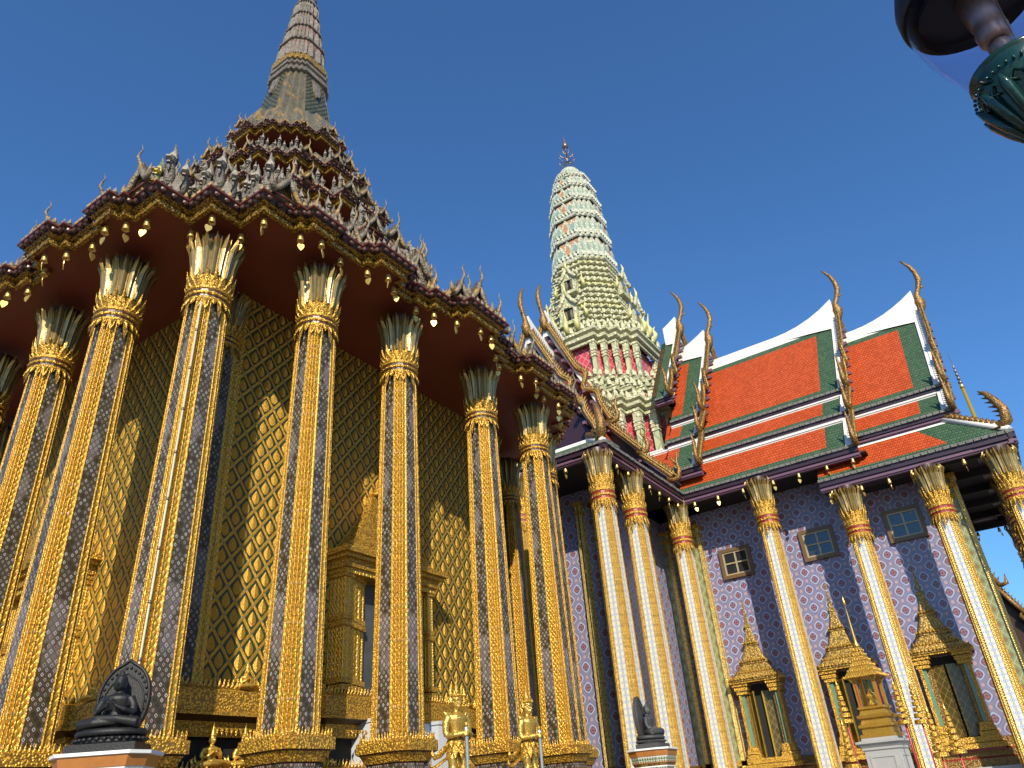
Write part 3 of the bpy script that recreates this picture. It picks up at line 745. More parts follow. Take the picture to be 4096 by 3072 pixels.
for i, ((m_, z, s_), poly) in enumerate(zip(TIERS, POLY)):
    zt = z+.33*s_
    for p, la, lb in corners(poly):
        az = math.atan2(p.y, p.x); d = math.degrees((az-math.radians(225)+math.pi) % (2*math.pi)-math.pi)
        if abs(d) > 100: continue
        if i == 0:
            if abs(d) > 9: continue
            q = p*.965; inst(ngm, 'serpent_group', PAV, (q.x+CEN[0], q.y+CEN[1], zt+.02), math.radians(d*.6-45), .92)
            q = p*.90
            for dx, lab in ((-.42, 0), (.42, 0)):
                inst(ngm, 'serpent_group', PAV, (q.x+CEN[0]+dx*.7, q.y+CEN[1]-dx*.7, zt+.35), math.radians(d*.6-45), .66)
        else:
            if la < .3*s_ or lb < .3*s_: continue
            q = p*.93; inst(ngm, 'serpent_group', PAV, (q.x+CEN[0], q.y+CEN[1], zt+.05), math.radians(-45+d*.8), (.80, .66, .56, .40)[i-1])
for (x, y, sc) in ((4.62, 9.75, .62), (6.25, 8.75, .62)):
    inst(ngym, 'serpent_group', PAV, (x, y, 9.33), math.radians(-45), sc, 'serpent group newly glazed in yellow and green')
# little gables with horn finials all along the eaves
def horn(mb, base, h, mat, lean=.25, thick=.05):
    x, y, z = base
    mb.tube([(x, y, z-.05), (x, y-.02, z+h*.12), (x, y-.10*h, z+h*.25), (x, y-.20*h, z+h*.42), (x, y-.17*h, z+h*.62), (x, y-.10*h, z+h*.8), (x, y-.16*h, z+h)],
            [thick*1.0, thick*1.25, thick*.8, thick*.7, thick*.5, thick*.34, thick*.1], mat, 6)
def gable_unit(mat):
    mb = MB(); w, h, d = .30, .46, .62
    # roof planes, open dark front, toothed bargeboards and upturned ends
    for s_ in (-1, 1):
        mb.face([(s_*w, -d, 0), (s_*w, .1, 0), (0, .1, h), (0, -d, h)], M['roofgrey'])
        pth = [(0, -d-.02, h+.02), (s_*w*.45, -d-.03, h*.60), (s_*w*.8, -d-.03, h*.22), (s_*w*1.12, -d-.04, .0), (s_*w*1.45, -d-.05, .10), (s_*w*1.5, -d-.05, .32)]
        mb.tube(pth, [.055, .065, .06, .065, .05, .008], mat, 6)
        for k in range(5):
            t = k/5+.08; x = s_*w*t*1.05; z = h*(1-t)+.03
            mb.face([(x-.05, -d-.02, z), (x+.05, -d-.02, z-.02), (x+s_*.09, -d-.04, z+.16)], mat); mb.face([(x-.05, -d+.04, z), (x+.05, -d+.04, z-.02), (x+s_*.09, -d-.04, z+.16)], mat)
        for k in range(5):                                            # ridged flank of the serpent along the roof
            y = -d+.1+k*.13; mb.tube([(s_*w*.95, y, .06), (s_*w*.55, y-.04, h*.5), (s_*.03, y-.1, h+.05)], [.035, .045, .02], mat, 5)
    mb.face([(-w*.8, -d+.12, 0), (w*.8, -d+.12, 0), (0, -d+.12, h*.9)], M['gold_brown'])
    mb.tube([(-w, -d, -.02), (w, -d, -.02)], .03, M['red_edge'], 5)
    horn(mb, (0, -d, h), .62, mat, .2, .045)
    return mb
gum = gable_unit(M['greygilt']).mesh('gable')
cu_ = MB(); horn(cu_, (0, 0, 0), .55, M['greygilt'], .2, .045); hm = cu_.mesh('horn_finial')
def face_spots(i):
    if i == 0:
        xs = [(-3.8, 6.52), (-2.45, 6.75), (-.68, 7.0), (.68, 7.0), (2.45, 6.75), (3.8, 6.52), (0.0, 6.9)]
        return [(x, r-.45) for x, r in xs] + [(-4.9, 6.05), (4.9, 6.05), (-1.75, 6.2), (1.75, 6.2)]
    m_ = TIERS[i][0]
    return [(-.28*m_, 1.36*m_), (.28*m_, 1.36*m_), (-.68*m_, 1.12*m_), (.68*m_, 1.12*m_), (0, 1.30*m_)]
for i in range(5):
    z = TIERS[i][1]+.33*TIERS[i][2]
    for k in (0, 3, 1):
        for j, (x, r) in enumerate(face_spots(i)):
            if k == 1 and (i > 1 or x > 0): continue
            if k == 1: continue
            v = Matrix.Rotation(k*math.pi/2, 3, 'Z') @ Vector((x, -r, 0))
            sc = (.86, .80, .68, .56, .42)[i]
            inst(gum, 'gable', PAV, (CEN[0]+v.x, CEN[1]+v.y, z+.02+(.25 if x == 0 else 0)), k*math.pi/2, sc*(1.15 if x == 0 else 1))
            if i == 0:
                v = Matrix.Rotation(k*math.pi/2, 3, 'Z') @ Vector((x*.96, -r+.75, 0))
                inst(gum, 'gable', PAV, (CEN[0]+v.x, CEN[1]+v.y, z+.42), k*math.pi/2, .82)
# second rank of gables half way up the main roof
for k in (0,):
    for x, r, zz, sc in ((-2.6, 5.2, 10.35, .9), (-.9, 5.5, 10.45, .95), (.9, 5.5, 10.45, .95), (2.6, 5.2, 10.35, .9), (-1.7, 4.7, 11.1, .85), (1.7, 4.7, 11.1, .85), (0, 4.9, 11.15, .95), (3.6, 4.9, 10.3, .85), (-3.6, 4.9, 10.3, .85)):
        v = Matrix.Rotation(k*math.pi/2, 3, 'Z') @ Vector((x, -r, 0))
        inst(gum, 'gable', PAV, (CEN[0]+v.x, CEN[1]+v.y, zz), k*math.pi/2, sc)
for x, y, z in ((6.5, 9.4, 10.1), (5.8, 10.1, 10.1), (7.0, 9.9, 10.75), (6.3, 10.6, 10.75), (7.15, 10.75, 11.2)):
    inst(ngm, 'serpent_group', PAV, (x, y, z), math.radians(-45), .78)

# spire
sp = MB()
BELL = tier_outline(1.0)
def s2(k): return [(x*k, y*k) for x, y in four([(-.78, -.78), (-.62, -.78), (-.62, -.92), (-.46, -.92), (-.46, -1.0)])]
sections = [(1.26, 19.0), (1.16, 19.7), (1.03, 20.6), (.90, 21.4), (.82, 21.95)]
base = s2(1.0)
rings = [[(x*k+CEN[0], y*k+CEN[1], z) for x, y in base] for k, z in sections]; n = len(base)
segm = [M['scale'] if (Vector(base[i])-Vector(base[(i+1) % n])).length > .5 else M['slate'] for i in range(n)]
sp.loft(rings, M['slate'], True, False, False, False, None, segm)
for k in range(4):                                                   # oval plaques hung from the cornice
    Mx = T(CEN[0], CEN[1], 0) @ RZ(k*math.pi/2)
    sp.add((lambda q: (q.loft([[(-.16, -.93, 21.7), (.16, -.93, 21.7), (.16, -.88, 21.7), (-.16, -.88, 21.7)], [(-.13, -1.04, 21.1), (.13, -1.04, 21.1), (.13, -.96, 21.1), (-.13, -.96, 21.1)], [(-.04, -1.09, 20.85), (.04, -1.09, 20.85), (.04, -1.0, 20.85), (-.04, -1.0, 20.85)]], M['grey'], True, True, True), q)[1])(MB()), Mx)
def spro(k0, prof, mats): sweep(sp, [(x*k0, y*k0) for x, y in base], prof, mats, CEN)
spro(.80, [(0, 21.9), (.10, 21.95), (.10, 22.12), (.02, 22.16), (.02, 22.26), (.08, 22.3), (.08, 22.42), (-.02, 22.46), (-.02, 22.56), (.05, 22.6), (.05, 22.86), (-.06, 22.9), (-.06, 22.96)],
     [M['grey'], M['grey'], M['pink'], M['slate'], M['grey'], M['grey'], M['slate'], M['gold_old'], M['grey'], M['gold_old'], M['slate'], M['slate']])
k0 = .74; z = 22.96
for h, k1 in ((1.0, .60), (.95, .49), (.9, .40), (.8, .32)):
    sweep(sp, [(x*k0, y*k0) for x, y in base], [(0, z), (-.06, z+h*.9), (.0, z+h*.92), (.0, z+h)], [M['pink'], M['grey'], M['grey']], CEN)
    for a, b in edges([(x*k0, y*k0) for x, y in base]):               # upright leaves
        L = (b-a).length; d = (b-a)/L; nr = Vector((d.y, -d.x)); cnt = max(1, int(L/(.30*k0/.6)+.5)); wd = L/cnt*.45
        for q in range(cnt):
            p = a+d*(L*(q+.5)/cnt)
            def P(u, o, zz):
                kx = 1-(1-k1/k0)*.55*zz/h; return ((p.x+d.x*u+nr.x*o)*kx+CEN[0], (p.y+d.y*u+nr.y*o)*kx+CEN[1], z+zz)
            sp.loft([[P(-wd, .0, .02), P(0, .09, .02), P(wd, 0, .02)], [P(-wd, .01, h*.55), P(0, .11, h*.55), P(wd, .01, h*.55)], [P(-wd*.6, .02, h*.76), P(0, .06, h*.78), P(wd*.6, .02, h*.76)], [P(-.005, .0, h*.88), P(0, .02, h*.9), P(.005, 0, h*.88)]], M['grey'], False)
    z += h; k0 = k1
prof = [(.34, z)]; r = .33
while z < 33.5:
    s_ = .30*(r/.33)+.06
    prof += [(r*1.10, z+s_*.15), (r*1.12, z+s_*.4), (r*.92, z+s_*.6), (r*.94, z+s_*.95)]; z += s_; r *= .94
prof += [(.05, z+.2), (.03, z+2.2), (.002, z+3.2)]
sp.lathe(prof, M['grey'], 16, (CEN[0], CEN[1], 0))
sp.build('spire', PAV)
# ------------------------------------------------------------------ ground
mb = MB(); mb.face([(-900, -900, -1.6), (900, -900, -1.6), (900, 900, -1.6), (-900, 900, -1.6)], M['pave'])
tag(mb.build('ground'), None, None, kind='structure')
# ------------------------------------------------------------------ cross-shaped hall with tiled roofs and a tower
HC = (32.0, 14.5)
HALL = tag(empty('temple_hall', (HC[0], HC[1], -1.6)), 'cross-shaped hall with orange and green tiled roofs, blue flower-tiled walls and a pale green tower', 'temple')
def PS(s, t, z): return (HC[0]+t, HC[1]-s, z)           # south arm: s outwards, t across
def PW(s, t, z): return (HC[0]-s, HC[1]+t, z)           # west arm
def PN(s, t, z): return (HC[0]+t, HC[1]+s, z)
def PE(s, t, z): return (HC[0]+s, HC[1]+t, z)
def slope(mb, P, s0, s1, t1, z1, t0, z0, main, ends=True, up=None):
    """one roof plane from the eave (t1, z1) up to (t0, z0): tile field, green borders, white edges"""
    L = math.hypot(t1-t0, z0-z1)
    sc = [s0, s1-1.0, s1-.30, s1] if ends else [s0, s1]
    vc = [0, .38, L-.62, L-.0] if main else [0, .36, L-.30, L]
    for i in range(len(sc)-1):
        for j in range(3):
            if main: mt = M['green'] if j != 1 else M['orange']
            else: mt = (M['green'], M['orange'], M['white'])[j]
            if ends and i == 1 and mt is M['orange']: mt = M['green']
            if ends and i == 2: mt = M['white']
            def Q(s, v): k = v/L; return P(s, t1+(t0-t1)*k, z1+(z0-z1)*k)
            a, b, c, d = sc[i], sc[i+1], vc[j], vc[j+1]
            mb.face([Q(a, c), Q(b, c), Q(b, d), Q(a, d)], mt, [(a, L-c), (b, L-c), (b, L-d), (a, L-d)])
    def strip(a, b, c, d, mat, th):                                   # raised plaster mouldings
        sg = 1 if t1 > t0 else -1
        nx, nz = (z0-z1)/L*sg, abs(t1-t0)/L
        def Q(s, v, h): k = v/L; return P(s, t1+(t0-t1)*k+nx*h, z1+(z0-z1)*k+nz*h)
        bot = [Q(a, c, 0), Q(b, c, 0), Q(b, d, 0), Q(a, d, 0)]; top = [Q(a, c, th), Q(b, c, th), Q(b, d, th), Q(a, d, th)]
        mb.loft([bot, top], mat, True, False, True)
    if ends: strip(s1-.28, s1+.01, .0, L, M['white'], .07); strip(s1-.14, s1+.012, .0, L, M['white'], .11)
    if not main:
        strip(s0, s1, L-.26, L-.02, M['white'], .06); strip(s0, s1, L-.12, L+.02, M['white'], .10)
def eave_board(mb, P, s0, s1, t1, z1, h=.30):
    sg = 1 if t1 > 0 else -1
    def bx(ta, tb, za, zb, mat):
        c = [P(s, t, z) for s, t, z in ((s0, ta, za), (s1, ta, za), (s1, tb, za), (s0, tb, za), (s0, ta, zb), (s1, ta, zb), (s1, tb, zb), (s0, tb, zb))]
        for q in ((0,1,2,3), (4,5,6,7), (0,1,5,4), (1,2,6,5), (2,3,7,6), (3,0,4,7)): mb.face([c[i] for i in q], mat)
    n = int((s1-s0)/.22)
    for i in range(n):                                                # grey tile ends
        a = s0+(s1-s0)*i/n; b = s0+(s1-s0)*(i+.86)/n; j = rnd.uniform(-.012, .012)
        c = [P(s, t, z) for s, t, z in ((a, t1-sg*.16, z1-.02), (b, t1-sg*.16, z1-.02), (b, t1+sg*(.10+j), z1-.06), (a, t1+sg*(.10+j), z1-.06), (a, t1-sg*.16, z1+.09), (b, t1-sg*.16, z1+.09), (b, t1+sg*(.10+j), z1+.04), (a, t1+sg*(.10+j), z1+.04))]
        for q in ((0,1,2,3), (4,5,6,7), (0,1,5,4), (1,2,6,5), (2,3,7,6), (3,0,4,7)): mb.face([c[i2] for i2 in q], M['tile_end'])
    bx(t1-sg*.12, t1+sg*.03, z1-.03, z1-h*.62, M['purple']); bx(t1-sg*.14, t1-sg*.02, z1-h*.62, z1-h*.78, M['purple'])
    bx(t1-sg*.16, t1+sg*.01, z1-h*.78, z1-h*1.0, M['lilac']); bx(t1-sg*.20, t1-sg*.04, z1-h*1.0, z1-h*1.14, M['lilac'])
    bx(t1-sg*(1.15 if h > .35 else .30), t1-sg*.10, z1-h*.55, z1-h*.70, M['purple'])
def horn_tall(mb, P, s, z, mat, k=1.0):
    pth = [(s-.02, z-.25), (s+.03, z), (s+.06, z+.28), (s+.05, z+.62), (s+.22, z+.95), (s+.36, z+1.35), (s+.34, z+1.75), (s+.22, z+2.15), (s+.02, z+2.5), (s-.06, z+2.58)]
    rad = [.09, .19, .23, .13, .105, .125, .105, .08, .045, .014]
    mb.tube([P(s+(a-s)*k, 0, z+(b-z)*k) for a, b in pth], [r*k for r in rad], mat, 8)
    mb.tube([P(s+.20*k, 0, z+.92*k), P(s+.46*k, 0, z+.98*k)], [.07*k, .02*k], mat, 6)
def tail(mb, P, s, t, z, k, mat):
    """upturned serpent tail at the foot of a gable board"""
    sg = 1 if t > 0 else -1
    pth = [(t-sg*.25*k, z+.18*k), (t+sg*.05*k, z+.02*k), (t+sg*.32*k, z+.10*k), (t+sg*.42*k, z+.45*k), (t+sg*.34*k, z+.85*k), (t+sg*.42*k, z+1.2*k), (t+sg*.50*k, z+1.55*k)]
    mb.tube([P(s, a, b) for a, b in pth], [.11*k, .13*k, .14*k, .12*k, .09*k, .055*k, .010], mat, 7)
    for q in range(3):
        a, b = pth[2+q]; mb.tube([P(s, a-sg*.03, b), P(s, a-sg*.22*k, b+.28*k), P(s, a-sg*.18*k, b+.5*k)], [.08*k, .055*k, .01], mat, 5)
def barge(mb, P, s, pts, mat, wave=True, fins=True):
    """gable board following the slope with a serpent bend and a comb of fins"""
    path = []
    n = len(pts)
    L = sum(math.hypot(pts[i+1][0]-pts[i][0], pts[i+1][1]-pts[i][1]) for i in range(n-1)); acc = 0
    fine = []
    for i in range(n-1):
        (a, b), (c, d) = pts[i], pts[i+1]; l = math.hypot(c-a, d-b); m_ = max(2, int(l/.16))
        for q in range(m_):
            k = q/m_; u = (acc+l*k)/L; nx, nz = (b-d)/l, (c-a)/l
            sg = 1 if nx*(1 if c > 0 else -1) > 0 else -1
            w_ = 0
            if wave: w_ = -.30*math.exp(-((u-.66)/.05)**2)+.22*math.exp(-((u-.57)/.05)**2)+.16*math.exp(-((u-.75)/.05)**2)
            fine.append((a+(c-a)*k+nx*sg*(w_+.10), b+(d-b)*k+abs(nz)*(w_+.10), nx*sg, abs(nz)))
        acc += l
    a, b = pts[-1]; fine.append((a, b+.1, fine[-1][2], fine[-1][3]))
    mb.tube([P(s, f[0], f[1]) for f in fine], [.12]*len(fine), mat, 6, True, .8)
    mb.tube([P(s+.07, f[0]+f[2]*.10, f[1]+f[3]*.10) for f in fine], [.045]*len(fine), M['gold_old'], 5)
    if fins:
        for i in range(1, len(fine)-1):
            f = fine[i]; g = fine[i+1]
            nx, nz = f[2], f[3]
            p0 = (f[0]+nx*.08, f[1]+nz*.08); p1 = (g[0]+nx*.08, g[1]+nz*.08); tip = ((f[0]+nx*.26), f[1]+nz*.26+.08)
            for ds in (-.05, .05): mb.face([P(s+ds, *p0), P(s+ds, *p1), P(s+ds*.4, *tip)], mat)
            mb.face([P(s-.05, *p0), P(s+.05, *p0), P(s, *tip)], mat); mb.face([P(s-.05, *p1), P(s+.05, *p1), P(s, *tip)], mat)
def ridge(mb, P, s0, s1, z, rise, tw=.14):
    """white plaster ridge that sweeps up to the gable"""
    n = 14; top = []; bot = []
    for i in range(n+1):
        k = i/n; s = s0+(s1-s0)*k; q = max(0, 1-(s1-s)/3.0)
        top.append((s, z+.30+rise*q**2.2)); bot.append((s, z-.25))
    for i in range(n):
        (a, b), (c, d) = top[i], top[i+1]; (e, f), (g, h) = bot[i], bot[i+1]
        for tt in (-1, 1): mb.face([P(e, tt*tw, f), P(g, tt*tw, h), P(c, tt*tw*.75, d), P(a, tt*tw*.75, b)], M['white'])
        mb.face([P(a, -tw*.75, b), P(a, tw*.75, b), P(c, tw*.75, d), P(c, -tw*.75, d)], M['white'])
    mb.face([P(s1, -tw, bot[-1][1]), P(s1, tw, bot[-1][1]), P(s1, tw*.75, top[-1][1]), P(s1, -tw*.75, top[-1][1])], M['white'])
    # plaster fillet spreading over the slope below the upswept end
    for tt in (-1, 1):
        for i in range(n):
            k0, k1 = i/n, (i+1)/n; S0, S1 = s1-3.0+3.0*k0, s1-3.0+3.0*k1; d0, d1 = .10+.55*k0**1.5, .10+.55*k1**1.5
            if S0 < s0: continue
            mb.face([P(S0, tt*.05, z+.02+.04), P(S1, tt*.05, z+.02+.04), P(S1, tt*(.05+d1*.55), z+.06-d1*.86), P(S0, tt*(.05+d0*.55), z+.06-d0*.86)], M['white'])
def gable_face(mb, P, s, pts, z0):
    L = [P(s, t, z) for t, z in pts] + [P(s, -t, z) for t, z in pts[::-1][:-1]]
    mid = pts[0]
    for i in range(len(pts)-1):
        (a, b), (c, d) = pts[i], pts[i+1]
        mb.face([P(s, -a, b), P(s, a, b), P(s, c, d), P(s, -c, d)] if a > .01 else [P(s, 0, b), P(s, c, d), P(s, -c, d)], M['purple'])
def rbox(mb, P, a, b, mat):
    (s0, t0, z0), (s1, t1, z1) = a, b
    c = [P(s, t, z) for s, t, z in ((s0,t0,z0),(s1,t0,z0),(s1,t1,z0),(s0,t1,z0),(s0,t0,z1),(s1,t0,z1),(s1,t1,z1),(s0,t1,z1))]
    for q in ((0,1,2,3), (4,5,6,7), (0,1,5,4), (1,2,6,5), (2,3,7,6), (3,0,4,7)): mb.face([c[i] for i in q], mat)
#       eave (t, z) and top (t, z) of the main slope and of the two skirts below it
MAINS = ((3.15, 13.35), (.0, 18.05)); SK2 = ((4.10, 11.97), (3.02, 13.22)); SK1 = ((5.08, 10.24), (3.98, 11.85))
def roof_block(P, s0, s1, d, skirts, rise, s_e=None, main=None):
    main = main or MAINS; mb = MB(); (t1, z1), (t0, z0) = main
    P0 = P
    def P(s, t, z): return P0(s-(.45 if s1-s0 > 3 else .12)*min(abs(t), 5)/5*max(0, min(1, (s-s0)/(s1-s0))), t, z)   # gables lean outwards at the top
    rows = [(main, True)] + [(k, False) for k in skirts]
    for (lo, hi), mn in rows:
        st = s0
        if (lo, hi) == SK1 and s_e: st = s_e
        for sg in (-1, 1):
            slope(mb, P, s0 if mn or d else 2.9, s1, sg*lo[0], lo[1]+d, sg*hi[0], hi[1]+d, mn)
    r = mb.build('roof_tier', HALL)
    for (lo, hi), mn in rows:
        for sg in (-1, 1):
            st = s_e if ((lo, hi) == SK1 and s_e) else s0
            mb = MB(); eave_board(mb, P, st, s1+.1, sg*lo[0], lo[1]+d, .30 if mn else .28 if (lo, hi) != SK1 else .36)
            local_world(mb, 'eave_board', r)
    mb = MB(); ridge(mb, P, s0, s1, z0+d, rise); local_world(mb, 'ridge', r)
    mb = MB(); gable_face(mb, P, s1-.30, [(.01, z0+d-.1)]+[(t1*.97, z1+d)]+[(k[0][0]*.97, k[0][1]+d) for k in skirts], 0)
    for sg in (-1, 1):
        for zz, tw in ((z1+d-.15, t1*.95),): rbox(mb, P, (s1-.28, -tw, zz-.12), (s1-.05, tw, zz+.12), M['purple'])
        for q in range(9):                                            # purlin ends under the gable boards
            k = .08+q*.11; rbox(mb, P, (s1-.3, sg*t1*k-.07, z0+d+(z1-z0)*k-.34), (s1+.22, sg*t1*k+.07, z0+d+(z1-z0)*k-.2), M['lilac'])
    local_world(mb, 'gable_panel', r)
    for sg in (-1, 1):
        mb = MB(); bs_ = s1+.10
        barge(mb, P, bs_, [(0, z0+d+.35), (sg*.12, z0+d+.05), (sg*t1*.55, z0+d+(z1-z0)*.52), (sg*t1, z1+d+.05)], M['gold_brown'])
        tail(mb, P, bs_, sg*(t1+.05), z1+d, .85, M['gold_brown'])
        for (lo, hi) in skirts:
            barge(mb, P, bs_, [(sg*hi[0], hi[1]+d+.05), (sg*lo[0], lo[1]+d+.05)], M['gold_brown'], False)
            tail(mb, P, bs_, sg*(lo[0]+.02), lo[1]+d, .80, M['gold_brown'])
        local_world(mb, 'gable_board', r)
    mb = MB(); horn_tall(mb, P, s1+.08, z0+d+.30, M['gold_brown']); local_world(mb, 'horn_finial', r)
    return r
def local_world(mb, name, parent):
    o = mb.build(name); o.parent = parent; o.location = (0, 0, 0); return o
_b = MB.build
# parts of a roof share the roof's own origin (the scene origin), so children need no offset
hips = []
def hip(P, sA, sE, tE, zE, sI, tI, zI, name='porch_roof'):
    mb = MB(); L = math.hypot(tE-tI, zI-zE)
    for sg in (-1, 1):
        for v0, v1, mt in ((0, .16, M['green']), (.16, .86, M['orange']), (.86, 1, M['white'])):
            def Q(s, v): return P(s, sg*(tE+(tI-tE)*v), zE+(zI-zE)*v)
            e0, e1 = sE+(sI-sE)*v0, sE+(sI-sE)*v1
            if mt is M['orange']:
                mb.face([Q(sA, v0), Q(e0-1.5, v0), Q(e1-1.1, v1), Q(sA, v1)], mt, [(sA, L*(1-v0)), (e0-1.5, L*(1-v0)), (e1-1.1, L*(1-v1)), (sA, L*(1-v1))])
                mb.face([Q(e0-1.5, v0), Q(e0, v0), Q(e1, v1), Q(e1-1.1, v1)], M['green'], [(e0-1.5, L*(1-v0)), (e0, L*(1-v0)), (e1, L*(1-v1)), (e1-1.1, L*(1-v1))])
            else:
                mb.face([Q(sA, v0), Q(e0, v0), Q(e1, v1), Q(sA, v1)], mt, [(sA, L*(1-v0)), (e0, L*(1-v0)), (e1, L*(1-v1)), (sA, L*(1-v1))])
        mb.tube([P(sA, sg*tI, zI), P(sI, sg*tI, zI)], .10, M['white'], 6)
        mb.tube([P(sI, sg*tI, zI+.03), P(sE, sg*tE, zE+.06)], .12, M['white'], 6)
    mb.face([P(sE, -tE, zE), P(sE, tE, zE), P(sI, tI, zI), P(sI, -tI, zI)], M['green'])
    mb.tube([P(sI, -tI, zI), P(sI, tI, zI)], .10, M['white'], 6)
    r = mb.build(name, HALL)
    for sg in (-1, 1):
        mb = MB(); eave_board(mb, P, sA, sE+.08, sg*tE, zE, .36); local_world(mb, 'eave_board', r)
    Pe = lambda s, t, z: P(t, s, z)
    mb = MB(); eave_board(mb, Pe, -tE-.08, tE+.08, sE, zE, .36); local_world(mb, 'eave_board', r)
    for sg in (-1, 1):                                                # corner ridge of curled tiles with a serpent at its foot
        mb = MB(); a = Vector(P(sI, sg*tI, zI+.12)); b = Vector(P(sE-.15, sg*(tE-.15), zE+.22))
        for i in range(12):
            p = a.lerp(b, i/12); q = a.lerp(b, (i+.85)/12); mb.tube([p, p.lerp(q, .5)+Vector((0, 0, .14)), q+Vector((0, 0, .02))], [.10, .11, .08], M['gold_brown'], 6)
        u = (b-a); u.z = 0; u.normalize(); e = b
        pth = [e-u*.35+Vector((0, 0, .02)), e+Vector((0, 0, .02)), e+u*.22+Vector((0, 0, .18)), e+u*.26+Vector((0, 0, .55)), e+u*.10+Vector((0, 0, .95)), e-u*.08+Vector((0, 0, 1.3)), e-u*.30+Vector((0, 0, 1.5))]
        mb.tube(pth, [.13, .17, .18, .15, .13, .09, .015], M['gold_brown'], 8)
        for q in range(7):
            p = pth[2].lerp(pth[5], q/6); mb.tube([p, p-u*.25+Vector((0, 0, .1))], [.06, .008], M['gold_brown'], 5)
        local_world(mb, 'serpent_finial', r)
    return r
# the arms, highest block first
roof_block(PS, 4.0, 4.75, 2.30, (), .95)
roof_block(PS, 4.5, 6.05, 1.00, (SK2, SK1), .85)
roof_block(PS, 4.0, 12.05, 0, (SK2, SK1), .90, s_e=5.05)
roof_block(PS, 9, 15.20, -1.05, (SK2,), .92)
hip(PS, 10.1, 16.15, 5.10, 9.28, 14.45, 3.95, 10.68)
roof_block(PW, 4.0, 5.45, 0, (((3.80, 12.25), (2.50, 13.85)), ((4.90, 10.75), (3.68, 12.1))), .95, None, ((2.65, 14.05), (0, 19.98)))
roof_block(PW, 4.0, 7.20, 0, (), .95, None, ((2.65, 13.0), (0, 18.71)))
hip(PW, 5.05, 11.65, 5.05, 10.24, 10.4, 3.9, 11.05)
roof_block(PN, 4.0, 8.4, 1.9, (SK2,), 1.1)
# walls: a cross with blue flower tiles
cross = [(-9.0, -3.2), (-3.2, -3.2), (-3.2, -14.05), (3.2, -14.05), (3.2, -3.2), (9, -3.2), (9, 3.2), (3.2, 3.2), (3.2, 9), (-3.2, 9), (-3.2, 3.2), (-9.0, 3.2)]
mb = MB(); sweep(mb, cross, [(0, -.6), (0, 10.6)], [M['flower']], HC); mb.build('wall', HALL)
mb = MB()
sweep(mb, cross, [(.9, -1.6), (.9, -.9), (.75, -.8), (.75, -.2), (.85, -.1), (.85, .05), (.45, .06), (.45, .28), (.36, .32), (.36, .5), (.28, .54), (.28, .60), (.10, .62), (.10, .80), (.0, .84)],
      [M['marble'], M['marble'], M['marble'], M['marble'], M['marble'], M['marble'], M['gold_brown'], M['redband'], M['gold_brown'], M['redband'], M['gold_old'], M['gold_old'], M['gold_brown'], M['gold_brown']], HC)
mb.build('wall_plinth', HALL)
mb = MB(); sweep(mb, offs(cross, 2.9), [(0, -1.6), (0, -1.05), (-2.8, -1.045)], [M['marble'], M['pave']], HC); mb.build('platform', HALL)
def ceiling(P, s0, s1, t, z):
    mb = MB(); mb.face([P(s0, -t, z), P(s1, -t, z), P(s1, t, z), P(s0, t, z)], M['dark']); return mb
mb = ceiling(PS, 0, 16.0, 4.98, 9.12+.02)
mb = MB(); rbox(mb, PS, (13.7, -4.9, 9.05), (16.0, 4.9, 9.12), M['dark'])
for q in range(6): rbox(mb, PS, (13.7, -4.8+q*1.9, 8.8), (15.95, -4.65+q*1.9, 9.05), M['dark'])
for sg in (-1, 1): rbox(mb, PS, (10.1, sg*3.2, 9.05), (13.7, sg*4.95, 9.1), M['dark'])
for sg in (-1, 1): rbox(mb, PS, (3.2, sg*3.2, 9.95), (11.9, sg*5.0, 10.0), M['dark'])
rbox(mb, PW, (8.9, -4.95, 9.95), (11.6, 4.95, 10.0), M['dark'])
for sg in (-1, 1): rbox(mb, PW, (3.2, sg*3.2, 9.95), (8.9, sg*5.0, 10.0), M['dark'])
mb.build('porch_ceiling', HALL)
# columns
hs = column_shaft(.345, .285, -1.0, 8.35, M['strip'], M['gold_grid']); hc = capital(.35, 7.75, 8.2, 9.1, 10.0, .45, 14, M['gold_carved'], M['redband'])
hs2 = column_shaft(.345, .288, -1.0, 7.25, M['strip'], M['gold_grid']); hc2 = capital(.35, 6.7, 7.1, 7.95, 8.83, .45, 14, M['gold_carved'], M['redband'])
xw, ys = 27.06, 9.80
c0 = hs.build('column', HALL, (20.5, ys, 0)); k0 = local(hc, 'capital', c0)
column_copies(c0, (k0,), [(22.85, ys), (xw, ys+.05), (xw, 6.50), (20.5, 14.5-1.6), (20.5, 14.5+1.6), (20.5, 19.2), (22.85, 19.2)], HALL)
c1 = hs2.build('column', HALL, (xw, 3.62, 0)); k1 = local(hc2, 'capital', c1)
column_copies(c1, (k1,), [(xw, 1.02), (xw, -1.10), (30.3, -1.10), (33.7, -1.10), (36.94, -1.10), (36.94, 1.02), (36.94, 3.62)], HALL)
